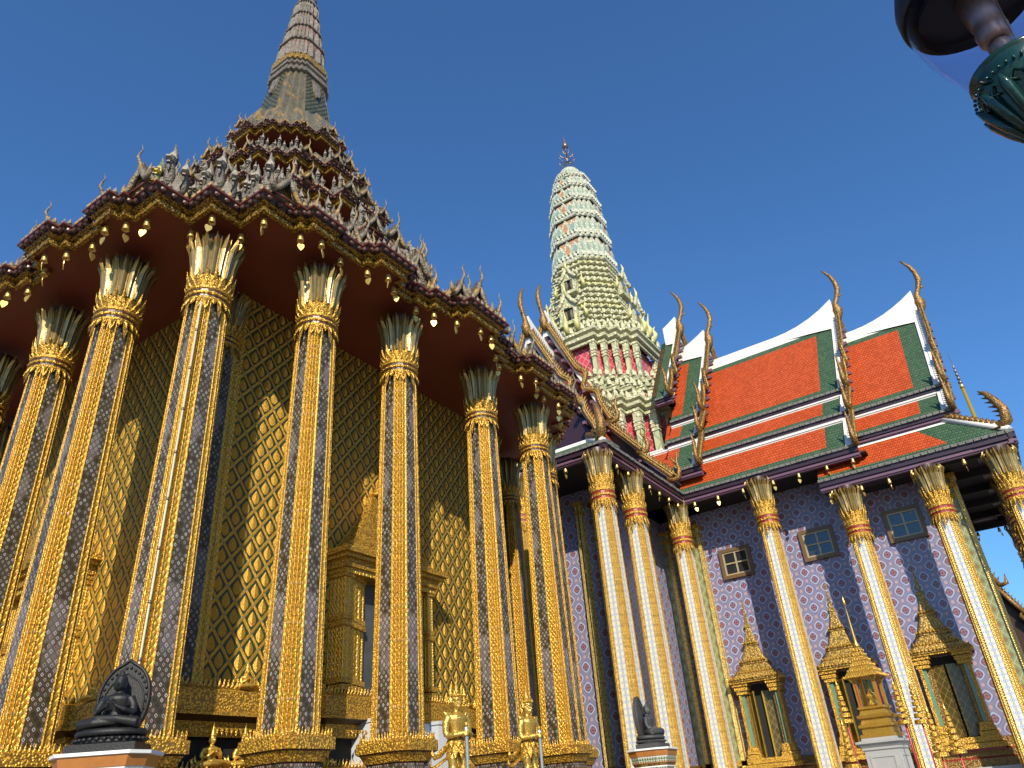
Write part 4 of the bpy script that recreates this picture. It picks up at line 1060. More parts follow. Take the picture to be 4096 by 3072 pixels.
# green pilasters with gilded edges
def pil(x0, y0, x1, y1, z0=.3, z1=9.4):
    mb = MB(); mb.box((x0, y0, z0), (x1, y1, z1), M['green_pil'])
    for (xa, ya) in ((x0, y0), (x1, y0), (x0, y1), (x1, y1)): mb.box((xa-.07, ya-.07, z0), (xa+.07, ya+.07, z1), M['gold_grid'])
    for z, e in ((z1-.1, .12), (z1-.45, .08), (z1-.8, .05), (z0+.1, .12), (z0+.4, .07)): mb.box((x0-e, y0-e, z), (x1+e, y1+e, z+.16), M['gold_carved'])
    mb.build('pilaster', HALL)
pil(28.62, 9.72, 28.86, 10.35); pil(28.60, .43, 28.9, 1.02, .3, 8.9); pil(26.15, 11.08, 26.75, 11.36); pil(22.9, 11.08, 23.5, 11.36); pil(28.5, 11.0, 28.9, 11.4)
pil(22.8, 11.9, 23.05, 12.0); pil(22.8, 15.6, 23.05, 16.2)
# windows
def window(y0, y1, z0, z1):
    mb = MB(); x = 28.8; e = .13
    for a, b in (((y0, z0), (y1, z0+e)), ((y0, z1-e), (y1, z1)), ((y0, z0+e), (y0+e, z1-e)), ((y1-e, z0+e), (y1, z1-e))):
        mb.box((x-.12, a[0], a[1]), (x+.02, b[0], b[1]), M['frame_brown'])
    w = mb.build('window', HALL); mb = MB()
    yi, yj, zi, zj = y0+e, y1-e, z0+e, z1-e; f = .055
    for a, b in (((yi, zi), (yj, zi+f)), ((yi, zj-f), (yj, zj)), ((yi, zi+f), (yi+f, zj-f)), ((yj-f, zi+f), (yj, zj-f)), (((yi+yj)/2-.03, zi+f), ((yi+yj)/2+.03, zj-f))):
        mb.box((x-.085, a[0], a[1]), (x-.02, b[0], b[1]), M['ceramic'])
    for ya, yb in ((yi+f, (yi+yj)/2-.03), ((yi+yj)/2+.03, yj-f)): mb.box((x-.084, ya, (zi+zj)/2-.025), (x-.02, yb, (zi+zj)/2+.025), M['ceramic'])
    local_world(mb, 'window_frame', w)
    mb = MB(); mb.box((x-.045, yi+f, zi+f), (x-.03, yj-f, zj-f), M['pane']); local_world(mb, 'pane', w)
for y in (8.46, 5.31, 2.32): window(y-.62, y+.62, 7.08, 8.24)
# tall shuttered windows in gilded cases with bell-shaped roofs
def shrine_window(yc, leaf):
    mb = MB(); x = 28.8; zb, zc, zt = .85, 3.35, 6.3
    for sg in (-1, 1):
        for wo, d, m_ in ((.70, .42, M['gold_carved']), (.60, .36, M['green_glass']), (.50, .28, M['gold_brown'])):
            y0, y1 = yc+sg*wo-.05, yc+sg*wo+.05; mb.box((x-d, y0, zb+.35), (x+.02, y1, zc-.4), m_)
        for z, e in ((zb+.02, .08), (zb+.16, .05), (zb+.28, .02), (zc-.42, .03), (zc-.3, .07), (zc-.16, .11)): mb.box((x-.42-e, yc+sg*.60-.17-e, z), (x+.02, yc+sg*.60+.17+e, z+.12), M['gold_carved'])
    for z, h, e in ((zc-.06, .10, .22), (zb-.14, .16, .12), (zb-.30, .14, .22)): mb.box((x-.45-e*.6, yc-.76-e, z), (x+.02, yc+.76+e, z+h), M['gold_carved'])
    mb.box((x-.5, yc-.90, zb-.36), (x+.02, yc+.90, zb-.30), M['redband'])
    w = mb.build('shuttered_window', HALL)
    mb = MB(); prof = [(.98, .0), (.97, .08), (.79, .2), (.62, .36), (.49, .54), (.52, .58), (.52, .66), (.42, .72), (.33, .95), (.25, 1.18), (.28, 1.22), (.28, 1.30), (.20, 1.35), (.14, 1.6), (.095, 1.85), (.12, 1.88), (.12, 1.95), (.065, 2.0), (.048, 2.3), (.055, 2.33), (.032, 2.4), (.012, 2.95)]
    rings = []
    for r, z in prof:
        q = min(r*.75, .62); rings.append([(x+.02, yc-r, zc+z), (x-q*.8, yc-r, zc+z), (x-q, yc-r*.8, zc+z), (x-q, yc+r*.8, zc+z), (x-q*.8, yc+r, zc+z), (x+.02, yc+r, zc+z)])
    mb.loft(rings, M['gold_old'], True, True, True)
    for zz, r, cnt in ((.08, .97, 17), (.28, .70, 14), (.66, .52, 10), (1.30, .28, 6)):
        for i in range(cnt):
            y = yc-r+2*r*(i+.5)/cnt; q = min(r*.75, .62); mb.tube([(x-q*.98, y, zc+zz-.03), (x-q-.05, y, zc+zz), (x-q*.96, y, zc+zz+.09)], [.03, .035, .008], M['gold_carved'], 5)
    local_world(mb, 'canopy', w)
    mb = MB(); mb.box((x-.04, yc-.46, zb), (x+.0, yc+.46, zc-.1), M['dark']); local_world(mb, 'recess', w)
    for sg in (-1, 1):
        mb = MB(); a = leaf[0 if sg > 0 else 1]; hy = yc+sg*.44
        c, s_ = math.cos(a), math.sin(a)
        def Q(u, v, z): return (x-.05-u*s_-v*c, hy-sg*(u*c)+sg*v*s_, z)
        for u0, u1, th, m_ in ((0, .43, .035, M['doorleaf']), (0, .05, .05, M['yellow'] if leaf[2] else M['gold_old']), (.38, .43, .05, M['yellow'] if leaf[2] else M['gold_old'])):
            P8 = [Q(u0, 0, zb+.05), Q(u1, 0, zb+.05), Q(u1, th, zb+.05), Q(u0, th, zb+.05), Q(u0, 0, zc-.35), Q(u1, 0, zc-.35), Q(u1, th, zc-.35), Q(u0, th, zc-.35)]
            for q in ((0,1,2,3), (4,5,6,7), (0,1,5,4), (1,2,6,5), (2,3,7,6), (3,0,4,7)): mb.face([P8[i] for i in q], m_)
        local_world(mb, 'shutter', w)
shrine_window(8.60, (.9, .15, True)); shrine_window(5.50, (.9, .15, True)); shrine_window(2.58, (.22, .22, False))

# ------------------------------------------------------------------ tower (prang)
def pr_out(w, k=1.0): 
    return [(x*w, y*w) for x, y in four([(-.74, -.74), (-.58, -.74), (-.58, -.87), (-.43, -.87), (-.43, -1.0)])]
TW = MB()
def ps(w, prof, mats): sweep(TW, pr_out(w), prof, mats, HC)
pm, pt = M['prang'], M['prang_top']
def leafrow(w, z, h, wd, mat, tilt=.05):
    for a, b in edges(pr_out(w)):
        L = (b-a).length; d = (b-a)/L; nr = Vector((d.y, -d.x))
        if not visible(a, b, nr): continue
        n = max(1, int(L/wd+.3))
        for i in range(n):
            p = a+d*(L*(i+.5)/n); w2 = min(L/n*.48, wd*.5)
            def P(u, o, zz): return (p.x+d.x*u+nr.x*o+HC[0], p.y+d.y*u+nr.y*o+HC[1], z+zz)
            TW.loft([[P(-w2, 0, 0), P(0, .12, 0), P(w2, 0, 0)], [P(-w2*.85, .02, h*.5), P(0, .14, h*.5), P(w2*.85, .02, h*.5)], [P(-.01, tilt, h), P(0, tilt+.03, h), P(.01, tilt, h)]], mat, False)
            TW.face([P(-w2, 0, 0), P(w2, 0, 0), P(.01, tilt-.05, h), P(-.01, tilt-.05, h)], mat)
def pillars(w, z0, z1):
    """pilasters on every stepped corner over red lattice walls"""
    ps(w*.91, [(0, z0-.1), (0, z1+.1)], [M['prang_red']])
    for p, la, lb in corners(pr_out(w)):
        q = Vector(p); x, y = q.x+HC[0], q.y+HC[1]; h = w*.036
        sx, sy = (1 if q.x > 0 else -1), (1 if q.y > 0 else -1); x -= sx*h*.8; y -= sy*h*.8
        H = z1-z0
        for za, zb_, e, m_ in ((0, .10, .05, pm), (.10, .62, 0, M['prang_pil']), (.62, .66, .04, pm), (.66, .70, .015, pm), (.70, .74, .045, pm), (.74, .78, .02, pm), (.78, .82, .05, pm), (.82, 1, .03, pm)):
            TW.box((x-h-e, y-h-e, z0+H*za), (x+h+e, y+h+e, z0+H*zb_), m_)
def cornice(w, z, steps, up=1):
    """stack of ledges: list of (offset, height)"""
    prof = []; zz = z
    for o, h in steps: prof += [(o-.10, zz), (o, zz+h*.15), (o, zz+h*.70), (o-.10, zz+h*.85)]; zz += h
    ps(w, prof, [pm]*(len(prof)-1)); return zz
# lower stage
ps(4.3, [(0, 8), (0, 13.4)], [pm]); pillars(4.12, 13.1, 15.45)
z = cornice(4.08, 15.45, [(.12, .26), (.26, .30), (.34, .24)]); leafrow(4.36, z-.08, .42, .36, pm)
ps(3.80, [(0, z-.1), (0, z+.42)], [M['prang_red']]); leafrow(3.80, z+.1, .30, .34, pm)
z = cornice(3.55, z+.35, [(.10, .24), (.20, .26), (.14, .18)]); leafrow(3.72, z-.05, .36, .34, pm)
z = cornice(3.2, z+.12, [(.12, .24), (.22, .26), (.10, .16)]); leafrow(3.36, z-.06, .34, .32, pm)
# columned stage
pillars(2.85, z, 20.15)
z = cornice(2.85, 20.15, [(.08, .24), (.22, .34), (.32, .30)]); leafrow(3.1, z-.06, .40, .34, pm)
# stack of moulded storeys narrowing upward
W_ = 2.72; k = 0
while z < 26.6:
    h = .40 if k % 2 == 0 else .46
    W2 = 1.62 + .083*max(0, 26.6-z)**1.5
    ps(W2, [(-.06, z-.05), (.04, z+.02), (.16, z+.05), (.16, z+h*.36), (.06, z+h*.46), (-.10, z+h*.52), (-.10, z+h)], [pm]*6)
    leafrow(W2-.02, z+h*.46, h*.52, .24 if k % 3 else .34, pm if k % 4 else M['prang_leaf'], .03)
    z += h; k += 1
# gabled niches on the west and south faces
for zz, W2, sc in ((21.9, 2.45, 1.0), (24.2, 1.95, .85)):
    for kk in range(4):
        Mx = T(HC[0], HC[1], 0) @ RZ(kk*math.pi/2)
        TW.box((-.55*sc, -W2-.42, zz-.1), (.55*sc, -W2+.2, zz+.1), pm, Mx)
        for sg in (-1, 1):
            TW.box((sg*.42*sc-.10, -W2-.36, zz+.1), (sg*.42*sc+.10, -W2+.2, zz+1.0*sc), pm, Mx)
            q = MB(); q.tube([(0, -W2-.40, zz+1.95*sc), (sg*.3*sc, -W2-.40, zz+1.35*sc), (sg*.62*sc, -W2-.42, zz+1.0*sc), (sg*.80*sc, -W2-.44, zz+1.10*sc), (sg*.78*sc, -W2-.44, zz+1.45*sc)], [.10, .12, .11, .09, .015], pm, 6); TW.add(q, Mx)
            q = MB(); q.tube([(sg*1.0*sc, -W2-.2, zz+.1), (sg*1.05*sc, -W2-.34, zz+.35), (sg*.95*sc, -W2-.30, zz+.6), (sg*1.05*sc, -W2-.36, zz+.9)], [.11, .10, .055, .012], M['prang_leaf'], 6); TW.add(q, Mx)
        TW.box((-.34*sc, -W2-.22, zz+.1), (.34*sc, -W2-.2, zz+1.0*sc), M['dark'], Mx)
        q = MB(); q.face([(-.5*sc, -W2-.36, zz+1.0*sc), (.5*sc, -W2-.36, zz+1.0*sc), (0, -W2-.36, zz+1.8*sc)], pm); q.tube([(0, -W2-.4, zz+1.8*sc), (0, -W2-.45, zz+2.2*sc), (0, -W2-.38, zz+2.6*sc)], [.10, .07, .01], M['prang_leaf'], 6); TW.add(q, Mx)
        for dx in (-.16, .16): TW.add((lambda q: (q.ball((dx, -W2-.28, zz+.5), (.1, .08, .35), M['slate']), q)[1])(MB()), Mx)
for kk in range(4):                                                  # flame finials on the corners of the columned stage
    Mx = T(HC[0], HC[1], 0) @ RZ(kk*math.pi/2)
    for dx in (-.5, 0, .5):
        q = MB(); q.tube([(dx*1.2, -3.1, 21.0), (dx*1.3, -3.3, 21.5), (dx*1.25, -3.2, 21.8), (dx*1.35, -3.34, 22.5-abs(dx))], [.15, .14, .08, .015], M['prang_leaf'], 7); TW.add(q, Mx)
# corn-cob top: tiers of teal niches
levels = [(26.6, 28.35, 1.68, 1.60), (28.35, 30.0, 1.59, 1.51), (30.0, 31.45, 1.50, 1.40), (31.45, 32.7, 1.39, 1.24), (32.7, 33.75, 1.23, 1.02), (33.75, 34.6, 1.0, .72)]
for z0, z1, w0, w1 in levels:
    H = z1-z0; bz = z0+H*.30
    ps(w0, [(.04, z0-.03), (.10, z0+.03), (.10, z0+H*.22), (.04, bz), (-.06, bz+.01)], [pt, pt, pt, pt])
    rings = [[(p.x+HC[0], p.y+HC[1], zz) for p in offs(pr_out(ww), -.07)] for zz, ww in ((bz, w0), (z1, w1))]
    TW.loft(rings, M['prang_orange'], True)
    leafrow(w0+.07, z0+H*.16, H*.24, .22*w0/1.8+.03, pt, .02)
    for a, b in edges(pr_out(w0)):
        L = (b-a).length; d = (b-a)/L; nr = Vector((d.y, -d.x))
        if not visible(a, b, nr): continue
        wd = .30*w0/1.8
        cnt = [0] if L < .5*w0 else [-1, 0, 1]
        for c_ in cnt:
            p = (a+b)/2 + d*(c_*L*.34); ww = L*.48 if L < .5*w0 else L*.165
            hh = H*.66 if len(cnt) == 1 else H*(.62 if c_ == 0 else .50)
            def arch(s_, o, mat, lift=0):
                pts = [(-ww*s_, 0), (-ww*s_, hh*.45*s_), (-ww*s_*.75, hh*.72*s_), (0, hh*s_), (ww*s_*.75, hh*.72*s_), (ww*s_, hh*.45*s_), (ww*s_, 0)]
                k_ = (w1/w0-1)/(z1-z0)
                def P(u, zz, oo): f = 1+k_*(zz)*.9; return ((p.x+d.x*u+nr.x*oo)*f+HC[0], (p.y+d.y*u+nr.y*oo)*f+HC[1], bz+zz)
                fr = [P(u, v, o) for u, v in pts]; bk = [P(u, v, -.05) for u, v in pts]
                TW.face(fr, mat); TW.loft([bk, fr], mat, False)
            arch(1.0, .10, pt); arch(.68, .125, M['teal'] if not (len(cnt) == 3 and c_ == 0) else M['prang_orange'])
TW.lathe([(.78, 34.5), (.72, 34.8), (.58, 35.05), (.34, 35.3), (.12, 35.42)], pt, 20, (HC[0], HC[1], 0), True, None, False)
for i in range(14):
    a = 2*math.pi*i/14; TW.ball((HC[0]+.58*math.cos(a), HC[1]+.58*math.sin(a), 34.75), (.11, .11, .2), pt, 6, 4)
tw = TW.build('tower', HALL)
mb = MB(); mb.tube([(HC[0], HC[1], 35.3), (HC[0], HC[1], 37.6)], .05, M['brass'], 8)
for z, r, n in ((35.55, .55, 6), (36.05, .50, 6), (36.5, .42, 4), (36.85, .2, 4)):
    for i in range(n):
        a = 2*math.pi*(i+.3)/n; c, s_ = math.cos(a), math.sin(a)
        mb.tube([(HC[0], HC[1], z-.1), (HC[0]+c*r*.7, HC[1]+s_*r*.7, z), (HC[0]+c*r, HC[1]+s_*r, z+.25), (HC[0]+c*r*1.05, HC[1]+s_*r*1.05, z+.5)], [.03, .03, .024, .008], M['brass'], 5)
mb.lathe([(.03, 37.3), (.20, 37.42), (.17, 37.6), (.10, 37.85), (.03, 38.2), (.004, 38.7)], M['brass'], 10, (HC[0], HC[1], 0))
local_world(mb, 'trident_finial', tw)
# ------------------------------------------------------------------ wind bells under the eaves
bm = MB(); bm.tube([(0, 0, 0), (.01, 0, -.06)], .006, M['brass'], 5)
bm.lathe([(.012, -.05), (.03, -.06), (.045, -.085), (.05, -.13), (.052, -.18), (.062, -.215), (.055, -.215), (.04, -.19)], M['bell'], 12)
bm.tube([(0, 0, -.18), (0, 0, -.27)], .005, M['brass'], 5)
lm = MB()
heart = [(0, -.43), (-.035, -.385), (-.058, -.335), (-.054, -.29), (-.028, -.275), (0, -.287), (.028, -.275), (.054, -.29), (.058, -.335), (.035, -.385)]
lm.loft([[(x, -.005, z) for x, z in heart], [(x, .005, z) for x, z in heart]], M['bell'], True, True, True)
bell_me = bm.mesh('bell_cup'); leaf_me = lm.mesh('leaf_clapper')
NUM = ['first', 'second', 'third', 'fourth', 'fifth', 'sixth', 'seventh', 'eighth', 'ninth', 'tenth', 'eleventh', 'twelfth', 'thirteenth', 'fourteenth', 'fifteenth', 'sixteenth', 'seventeenth', 'eighteenth', 'nineteenth', 'twentieth']
def nth(i):
    if i < 20: return NUM[i]
    return ('twenty', 'thirty', 'forty', 'fifty')[(i+1)//10-2] + ('-'+NUM[(i+1) % 10-1] if (i+1) % 10 else 'th') if (i+1) % 10 else {20: 'twentieth', 30: 'thirtieth', 40: 'fortieth', 50: 'fiftieth'}[i+1]
def wind_bell(at, rz, label, group, sc=1.0):
    e = empty('wind_bell', at, 0); e.scale = (sc, sc, sc)
    tag(e, label, 'bell', group)
    a = bpy.data.objects.new('bell_cup', bell_me); COL.objects.link(a); a.parent = e
    b = bpy.data.objects.new('leaf_clapper', leaf_me); COL.objects.link(b); b.parent = e; b.rotation_euler = (rnd.uniform(-.08, .08), rnd.uniform(-.15, .15), rz)
    return e
inner = offs(EAVE, -.13); n = len(EAVE); spots = []
for i in range(n):
    p = Vector(EAVE[i]); a = p-Vector(EAVE[i-1]); b = Vector(EAVE[(i+1) % n])-p
    q = inner[i]
    if q.x > 6.0 and q.y > -6: continue
    if q.y > 4.5: continue
    if a.cross(b) > 0 or (a.length > .5 and b.length > .5): spots.append(q.copy())
    if b.length > .62: spots.append((inner[i]+inner[(i+1) % n])/2)
keep = []
for q in spots:
    if all((q-k).length > .33 for k in keep): keep.append(q)
keep.sort(key=lambda q: -math.atan2(q.y+CEN[1], q.x+CEN[0]))
west = [q for q in keep if math.degrees(math.atan2(q.y+CEN[1], q.x+CEN[0])) > 60]; south = [q for q in keep if q not in west]
for lst, wh in ((west, 'on the zigzag eave left of its corner'), (south, 'on the zigzag eave right of its corner')):
    for i, q in enumerate(lst):
        wind_bell((q.x+CEN[0], q.y+CEN[1], 9.05), rnd.uniform(-1.4, 1.0), f'{nth(i)} gold wind bell from the left {wh}', 'wind bells under the pavilion eave', 1.02)
hb = [(27.0, 9.05), (27.0, 8.1), (27.0, 7.1), (27.0, 5.95), (27.0, 5.0), (27.0, 4.0), (27.0, 3.1)]
for i, (x, y) in enumerate(hb): wind_bell((x, y, 9.90), rnd.uniform(-1.5, .6), f'{nth(i)} gold wind bell from the inner corner, long purple eave', 'wind bells under the hall eaves', 1.1)
hb = [(26.98, 4.15), (26.98, 3.1), (26.98, 2.2), (26.98, 1.45), (26.98, .65), (26.98, -.1), (26.98, -.85), (26.98, -1.5)]
for i, (x, y) in enumerate(hb): wind_bell((x, y, 8.86), rnd.uniform(-1.0, .3), f'{nth(i)} gold wind bell from the left under the low porch eave', 'wind bells under the hall eaves', 1.1)
for i in range(6): wind_bell((27.9+i*.95, -1.55, 8.86), rnd.uniform(-.3, .3), f'{nth(i)} gold wind bell behind the right-hand porch corner', 'wind bells under the hall eaves', 1.1)
for i in range(4): wind_bell((36.9, 1.2-i*.8, 8.86), .5, f'{nth(i)} dark wind bell hanging under the far side of the porch', 'wind bells under the hall eaves', 1.1)
for i in range(8): wind_bell((20.55+i*.86, 9.58, 9.90), rnd.uniform(-.3, 1.2), f'{nth(i)} gold wind bell from the near corner, short purple eave', 'wind bells under the hall eaves', 1.1)
for i in range(4): wind_bell((20.5, 10.1+i*.95, 9.90), rnd.uniform(-.6, .6), f'{nth(i)} gold wind bell left round the near purple eave corner', 'wind bells under the hall eaves', 1.1)

# ------------------------------------------------------------------ figures
def limb(mb, pts, rad, mat, n=10): mb.tube(pts, rad, mat, n)
def buddha(mat, gesture):
    """seated cross-legged, facing -y, about .62 high from seat to crown; returns fused mesh data"""
    mb = MB()
    mb.lathe([(.02, -.01), (.15, .0), (.16, .06), (.12, .14), (.115, .18), (.14, .26), (.155, .31), (.14, .345), (.07, .37), (.045, .385), (.045, .42)], mat, 16, sx=1.0, sy=.72)
    mb.ball((0, -.01, .475), (.062, .072, .085), mat, 14, 10)
    mb.ball((0, -.045, .435), (.036, .03, .03), mat, 10, 6)                       # chin
    mb.tube([(0, -.080, .485), (0, -.092, .465), (0, -.084, .455)], [.010, .014, .010], mat, 6)   # nose
    for s in (-1, 1):
        mb.ball((s*.026, -.072, .49), (.014, .008, .008), mat, 6, 5); mb.tube([(s*.06, .0, .50), (s*.066, .0, .46), (s*.056, -.005, .42)], [.012, .013, .010], mat, 6)   # eyes and long ears
    mb.ball((0, -.076, .437), (.018, .010, .006), mat, 6, 4)
    mb.ball((0, .005, .525), (.066, .07, .052), mat, 12, 8)                        # hair cap
    mb.lathe([(.05, .55), (.036, .575), (.030, .59), (.016, .615), (.004, .645)], mat, 10)
    for s in (-1, 1):
        limb(mb, [(s*.135, 0, .325), (s*.185, -.01, .24), (s*.195, -.02, .165)], [.048, .045, .036], mat)
        if gesture == 'teach': limb(mb, [(s*.195, -.02, .165), (s*.13, -.12, .19), (s*.045, -.165, .235)], [.037, .03, .022], mat)
        elif gesture == 'pray': limb(mb, [(s*.195, -.02, .165), (s*.11, -.12, .20), (s*.015, -.15, .28)], [.037, .03, .02], mat)
        else: limb(mb, [(s*.195, -.02, .165), (s*.16, -.13, .10), (s*.06, -.18, .07)] if s < 0 else [(s*.195, -.02, .165), (s*.20, -.13, .10), (s*.20, -.21, .05)], [.037, .03, .02], mat)
        limb(mb, [(s*.09, .0, .05), (s*.25, -.10, .055), (s*.30, -.16, .05)], [.085, .072, .058], mat)
        limb(mb, [(s*.30, -.16, .05), (s*.12, -.23, .055 if s < 0 else .085), (-s*.10, -.22, .06 if s < 0 else .10), (-s*.17, -.19, .06 if s < 0 else .10)], [.055, .045, .036, .022], mat)
    if gesture == 'teach':
        for s in (-1, 1):
            hx, hz = s*.035, .245+.015*s; mb.ball((hx, -.175, hz), (.022, .016, .030), mat, 8, 6)
            for f in range(4): mb.tube([(hx-s*.012+s*.006*f, -.186, hz+.012), (hx-s*.02+s*.008*f, -.205, hz+.030+.004*f), (hx-s*.03+s*.006*f, -.196, hz+.045+.003*(f % 2))], [.006, .0055, .004], mat, 5)
            mb.tube([(hx+s*.004, -.18, hz-.01), (hx-s*.018, -.205, hz+.006)], [.007, .005], mat, 5)
    return fuse(mb, .0085, 2)
def mandorla(mb, mat, rim, w, h, dep, y):
    """leaf-shaped back plate with a raised border"""
    pts = []
    for i in range(37):
        t_ = -1+2*i/36; a_ = t_*math.radians(148); r_ = 1.0
        x = w*math.sin(a_)*(1.0 if abs(t_) < .62 else 1.0); z = h*.52+h*.50*math.cos(a_) if abs(a_) < math.pi/2 else h*.52+h*.56*math.cos(a_)
        if abs(t_) < .09: z += h*.05*(1-abs(t_)/.09)
        pts.append((x, max(0, z)))
    mb.loft([[(x, y, z) for x, z in pts], [(x, y+dep, z) for x, z in pts]], mat, True, True, True)
    for k, r in ((.97, .018), (.80, .010)): mb.tube([(x*k, y-.006, h*.02+z*k) for x, z in pts], r, rim, 6)
    for i in range(26):
        t = i/25*(len(pts)-1); a = int(min(t, len(pts)-2)); f = t-a
        x = (pts[a][0]*(1-f)+pts[a+1][0]*f)*.89; z = h*.02+(pts[a][1]*(1-f)+pts[a+1][1]*f)*.89
        mb.ball((x, y-.006, z), (.018, .014, .018), rim, 6, 4)
def lotus_seat(mb, mat, a, b, z0, zs):
    z = z0
    for w, h, r in zs:
        mb.loft([[(a*w*math.cos(t), b*w*math.sin(t), z) for t in (2*math.pi*k/28 for k in range(28))], [(a*w*r*math.cos(t), b*w*r*math.sin(t), z+h*.5) for t in (2*math.pi*k/28 for k in range(28))],
                 [(a*w*.97*math.cos(t), b*w*.97*math.sin(t), z+h) for t in (2*math.pi*k/28 for k in range(28))]], mat, True, True, True, True); z += h
    return z
def stone_buddha(at, rz, sc, mat, gesture, label):
    e = empty('buddha_statue', at, rz); e.scale = (sc, sc, sc); tag(e, label, 'statue')
    mb = MB(); mb.box((-.36, -.27, 0), (.36, .22, .09), mat)
    z = lotus_seat(mb, mat, .36, .27, .09, ((.98, .05, 1.03), (.90, .03, 1.0), (1.0, .07, 1.05)))
    for i in range(30):
        t = 2*math.pi*i/30; mb.ball((.365*math.cos(t), .275*math.sin(t), .135), (.03, .03, .022), mat, 6, 4)
    local(mb, 'lotus_seat', e)
    o = bpy.data.objects.new('figure', buddha(mat, gesture)); COL.objects.link(o); o.parent = e; o.location = (0, .0, z)
    mb = MB(); mandorla(mb, mat, mat, .285, .80, .06, .13)
    h = local(mb, 'halo_plate', e); h.location = (0, 0, z-.08); h.rotation_euler = (-.04, 0, 0)
    return e
def octa(w, d, z): return [(-w, -d*.5, z), (-w*.72, -d, z), (w*.72, -d, z), (w, -d*.5, z), (w, d*.5, z), (w*.72, d, z), (-w*.72, d, z), (-w, d*.5, z)]
def tiled_pedestal(at, rz, ztop, label, mats, w=.50, d=.42):
    """at = foot of the pedestal; local heights measured from it"""
    e = empty('statue_pedestal', at, rz); tag(e, label, 'pedestal'); H = ztop-at[2]
    mb = MB(); mb.loft([octa(w*1.0, d*1.0, H-.035), octa(w*1.04, d*1.04, H-.03), octa(w*1.04, d*1.04, H)], M['white'], True, True, True); local(mb, 'top_slab', e)
    a, b, c, dd = mats; mb = MB(); z = H-.035
    seq = [(.98, .93, .10, a), (.90, .90, .015, M['white']), (.90, .87, .085, b), (.88, .88, .015, a), (.86, .80, .05, c), (.80, .80, .02, M['white']), (.78, .72, .07, b), (.70, .70, .03, a), (.68, .68, max(.1, H-.95), dd), (.72, .72, .04, a), (.76, .84, .10, b), (.88, .88, .06, c), (.95, .98, .12, a), (1.0, 1.0, .2, M['marble'])]
    for w0, w1, h, m_ in seq:
        if z-h < 0: h = z
        if h <= 0: break
        mb.loft([octa(w*w0, d*w0, z), octa(w*w1, d*w1, z-h)], m_, True, True, True); z -= h
    if z > 0: mb.loft([octa(w, d, z), octa(w, d, 0)], M['marble'], True, True, True)
    local(mb, 'tiled_shaft', e); return e
bx_, by_ = 4.55, 7.97
brz = math.atan2(-.62, -.78)+math.pi/2
tiled_pedestal((bx_, by_, .1), brz, .75, 'octagonal tiled pedestal in orange and green bands under the near black buddha', (M['orange_tile'], M['tri'], M['tri'], M['orange_tile']), .46, .36)
stone_buddha((bx_, by_, .75), brz, .92, M['black'], 'teach', 'black stone seated buddha with leaf-shaped halo, near the corner column')
rx, ry = 14.62, 6.70
rrz = 0.12
tiled_pedestal((rx, ry, -1.6), rrz, .79, 'slim brown tiled pedestal under the grey stone buddha seen from the side', (M['orange_tile'], M['tri'], M['gold_brown'], M['prang_pil']), .43, .40)
stone_buddha((rx, ry, .79), rrz, .95, M['basalt'], 'rest', 'dark grey stone seated buddha seen in profile between the two buildings')

# small gilded seated and kneeling figures on the pavilion plinth
fig_me = buddha(M['gold_plain'], 'pray')
crown = MB(); crown.lathe([(.075, .545), (.078, .565), (.05, .585), (.055, .60), (.03, .63), (.034, .645), (.012, .70), (.003, .80)], M['gold_plain'], 10)
crown_me = crown.mesh('crown')
wing = MB()
for s in (-1, 1):
    wing.tube([(s*.20, .02, .02), (s*.32, .04, .05), (s*.36, .04, .14), (s*.30, .04, .19)], [.05, .045, .03, .006], M['gold_plain'], 6)
    wing.tube([(s*.1, .1, .05), (s*.24, .12, .12), (s*.25, .12, .24)], [.04, .035, .006], M['gold_plain'], 6)
wing_me = wing.mesh('tail_feathers')
def gilt_figure(at, rz, sc, label, group, kneel):
    o = bpy.data.objects.new('gilded_figure', fig_me); COL.objects.link(o); o.location = at; o.rotation_euler = (0, 0, rz); o.scale = (sc, sc, sc); tag(o, label, 'figure', group)
    c = bpy.data.objects.new('crown', crown_me); COL.objects.link(c); c.parent = o
    if kneel: w_ = bpy.data.objects.new('tail_feathers', wing_me); COL.objects.link(w_); w_.parent = o
YS = CEN[1]-W0-.30; XW = CEN[0]-W0-.30
bays = ['left of the corner pilaster', 'between the corner column and the next', 'beside the door case', 'right of the doorway', 'before the far bay']
ups = [(7.75, 0), (8.25, 1), (8.85, 1), (9.25, 2), (12.75, 3), (13.2, 3), (13.65, 4), (14.2, 4)]
for i, (x, b_) in enumerate(ups):
    gilt_figure((x, YS-.02, 1.86), rnd.uniform(-.08, .08), .52, f'{nth(i)} small gilded seated figure from the left on the right-hand wall ledge', 'gilded figures on the ledge', False)
for i, y in enumerate((11.1, 11.55, 12.0, 17.2)):
    gilt_figure((XW+.02, y, 1.86), -math.pi/2, .52, f'{nth(i)} small gilded seated figure from the corner on the left-hand wall ledge', 'gilded figures on the ledge', False)
for i, x in enumerate((7.2, 7.75, 8.25, 8.75, 9.2, 12.75, 13.2, 13.65, 14.15)):
    gilt_figure((x, YS-.12, .78), rnd.uniform(-.25, .1), .74, f'{nth(i)} gilded kneeling figure with crown from the left in the low plinth niche', 'kneeling figures in the plinth', True)

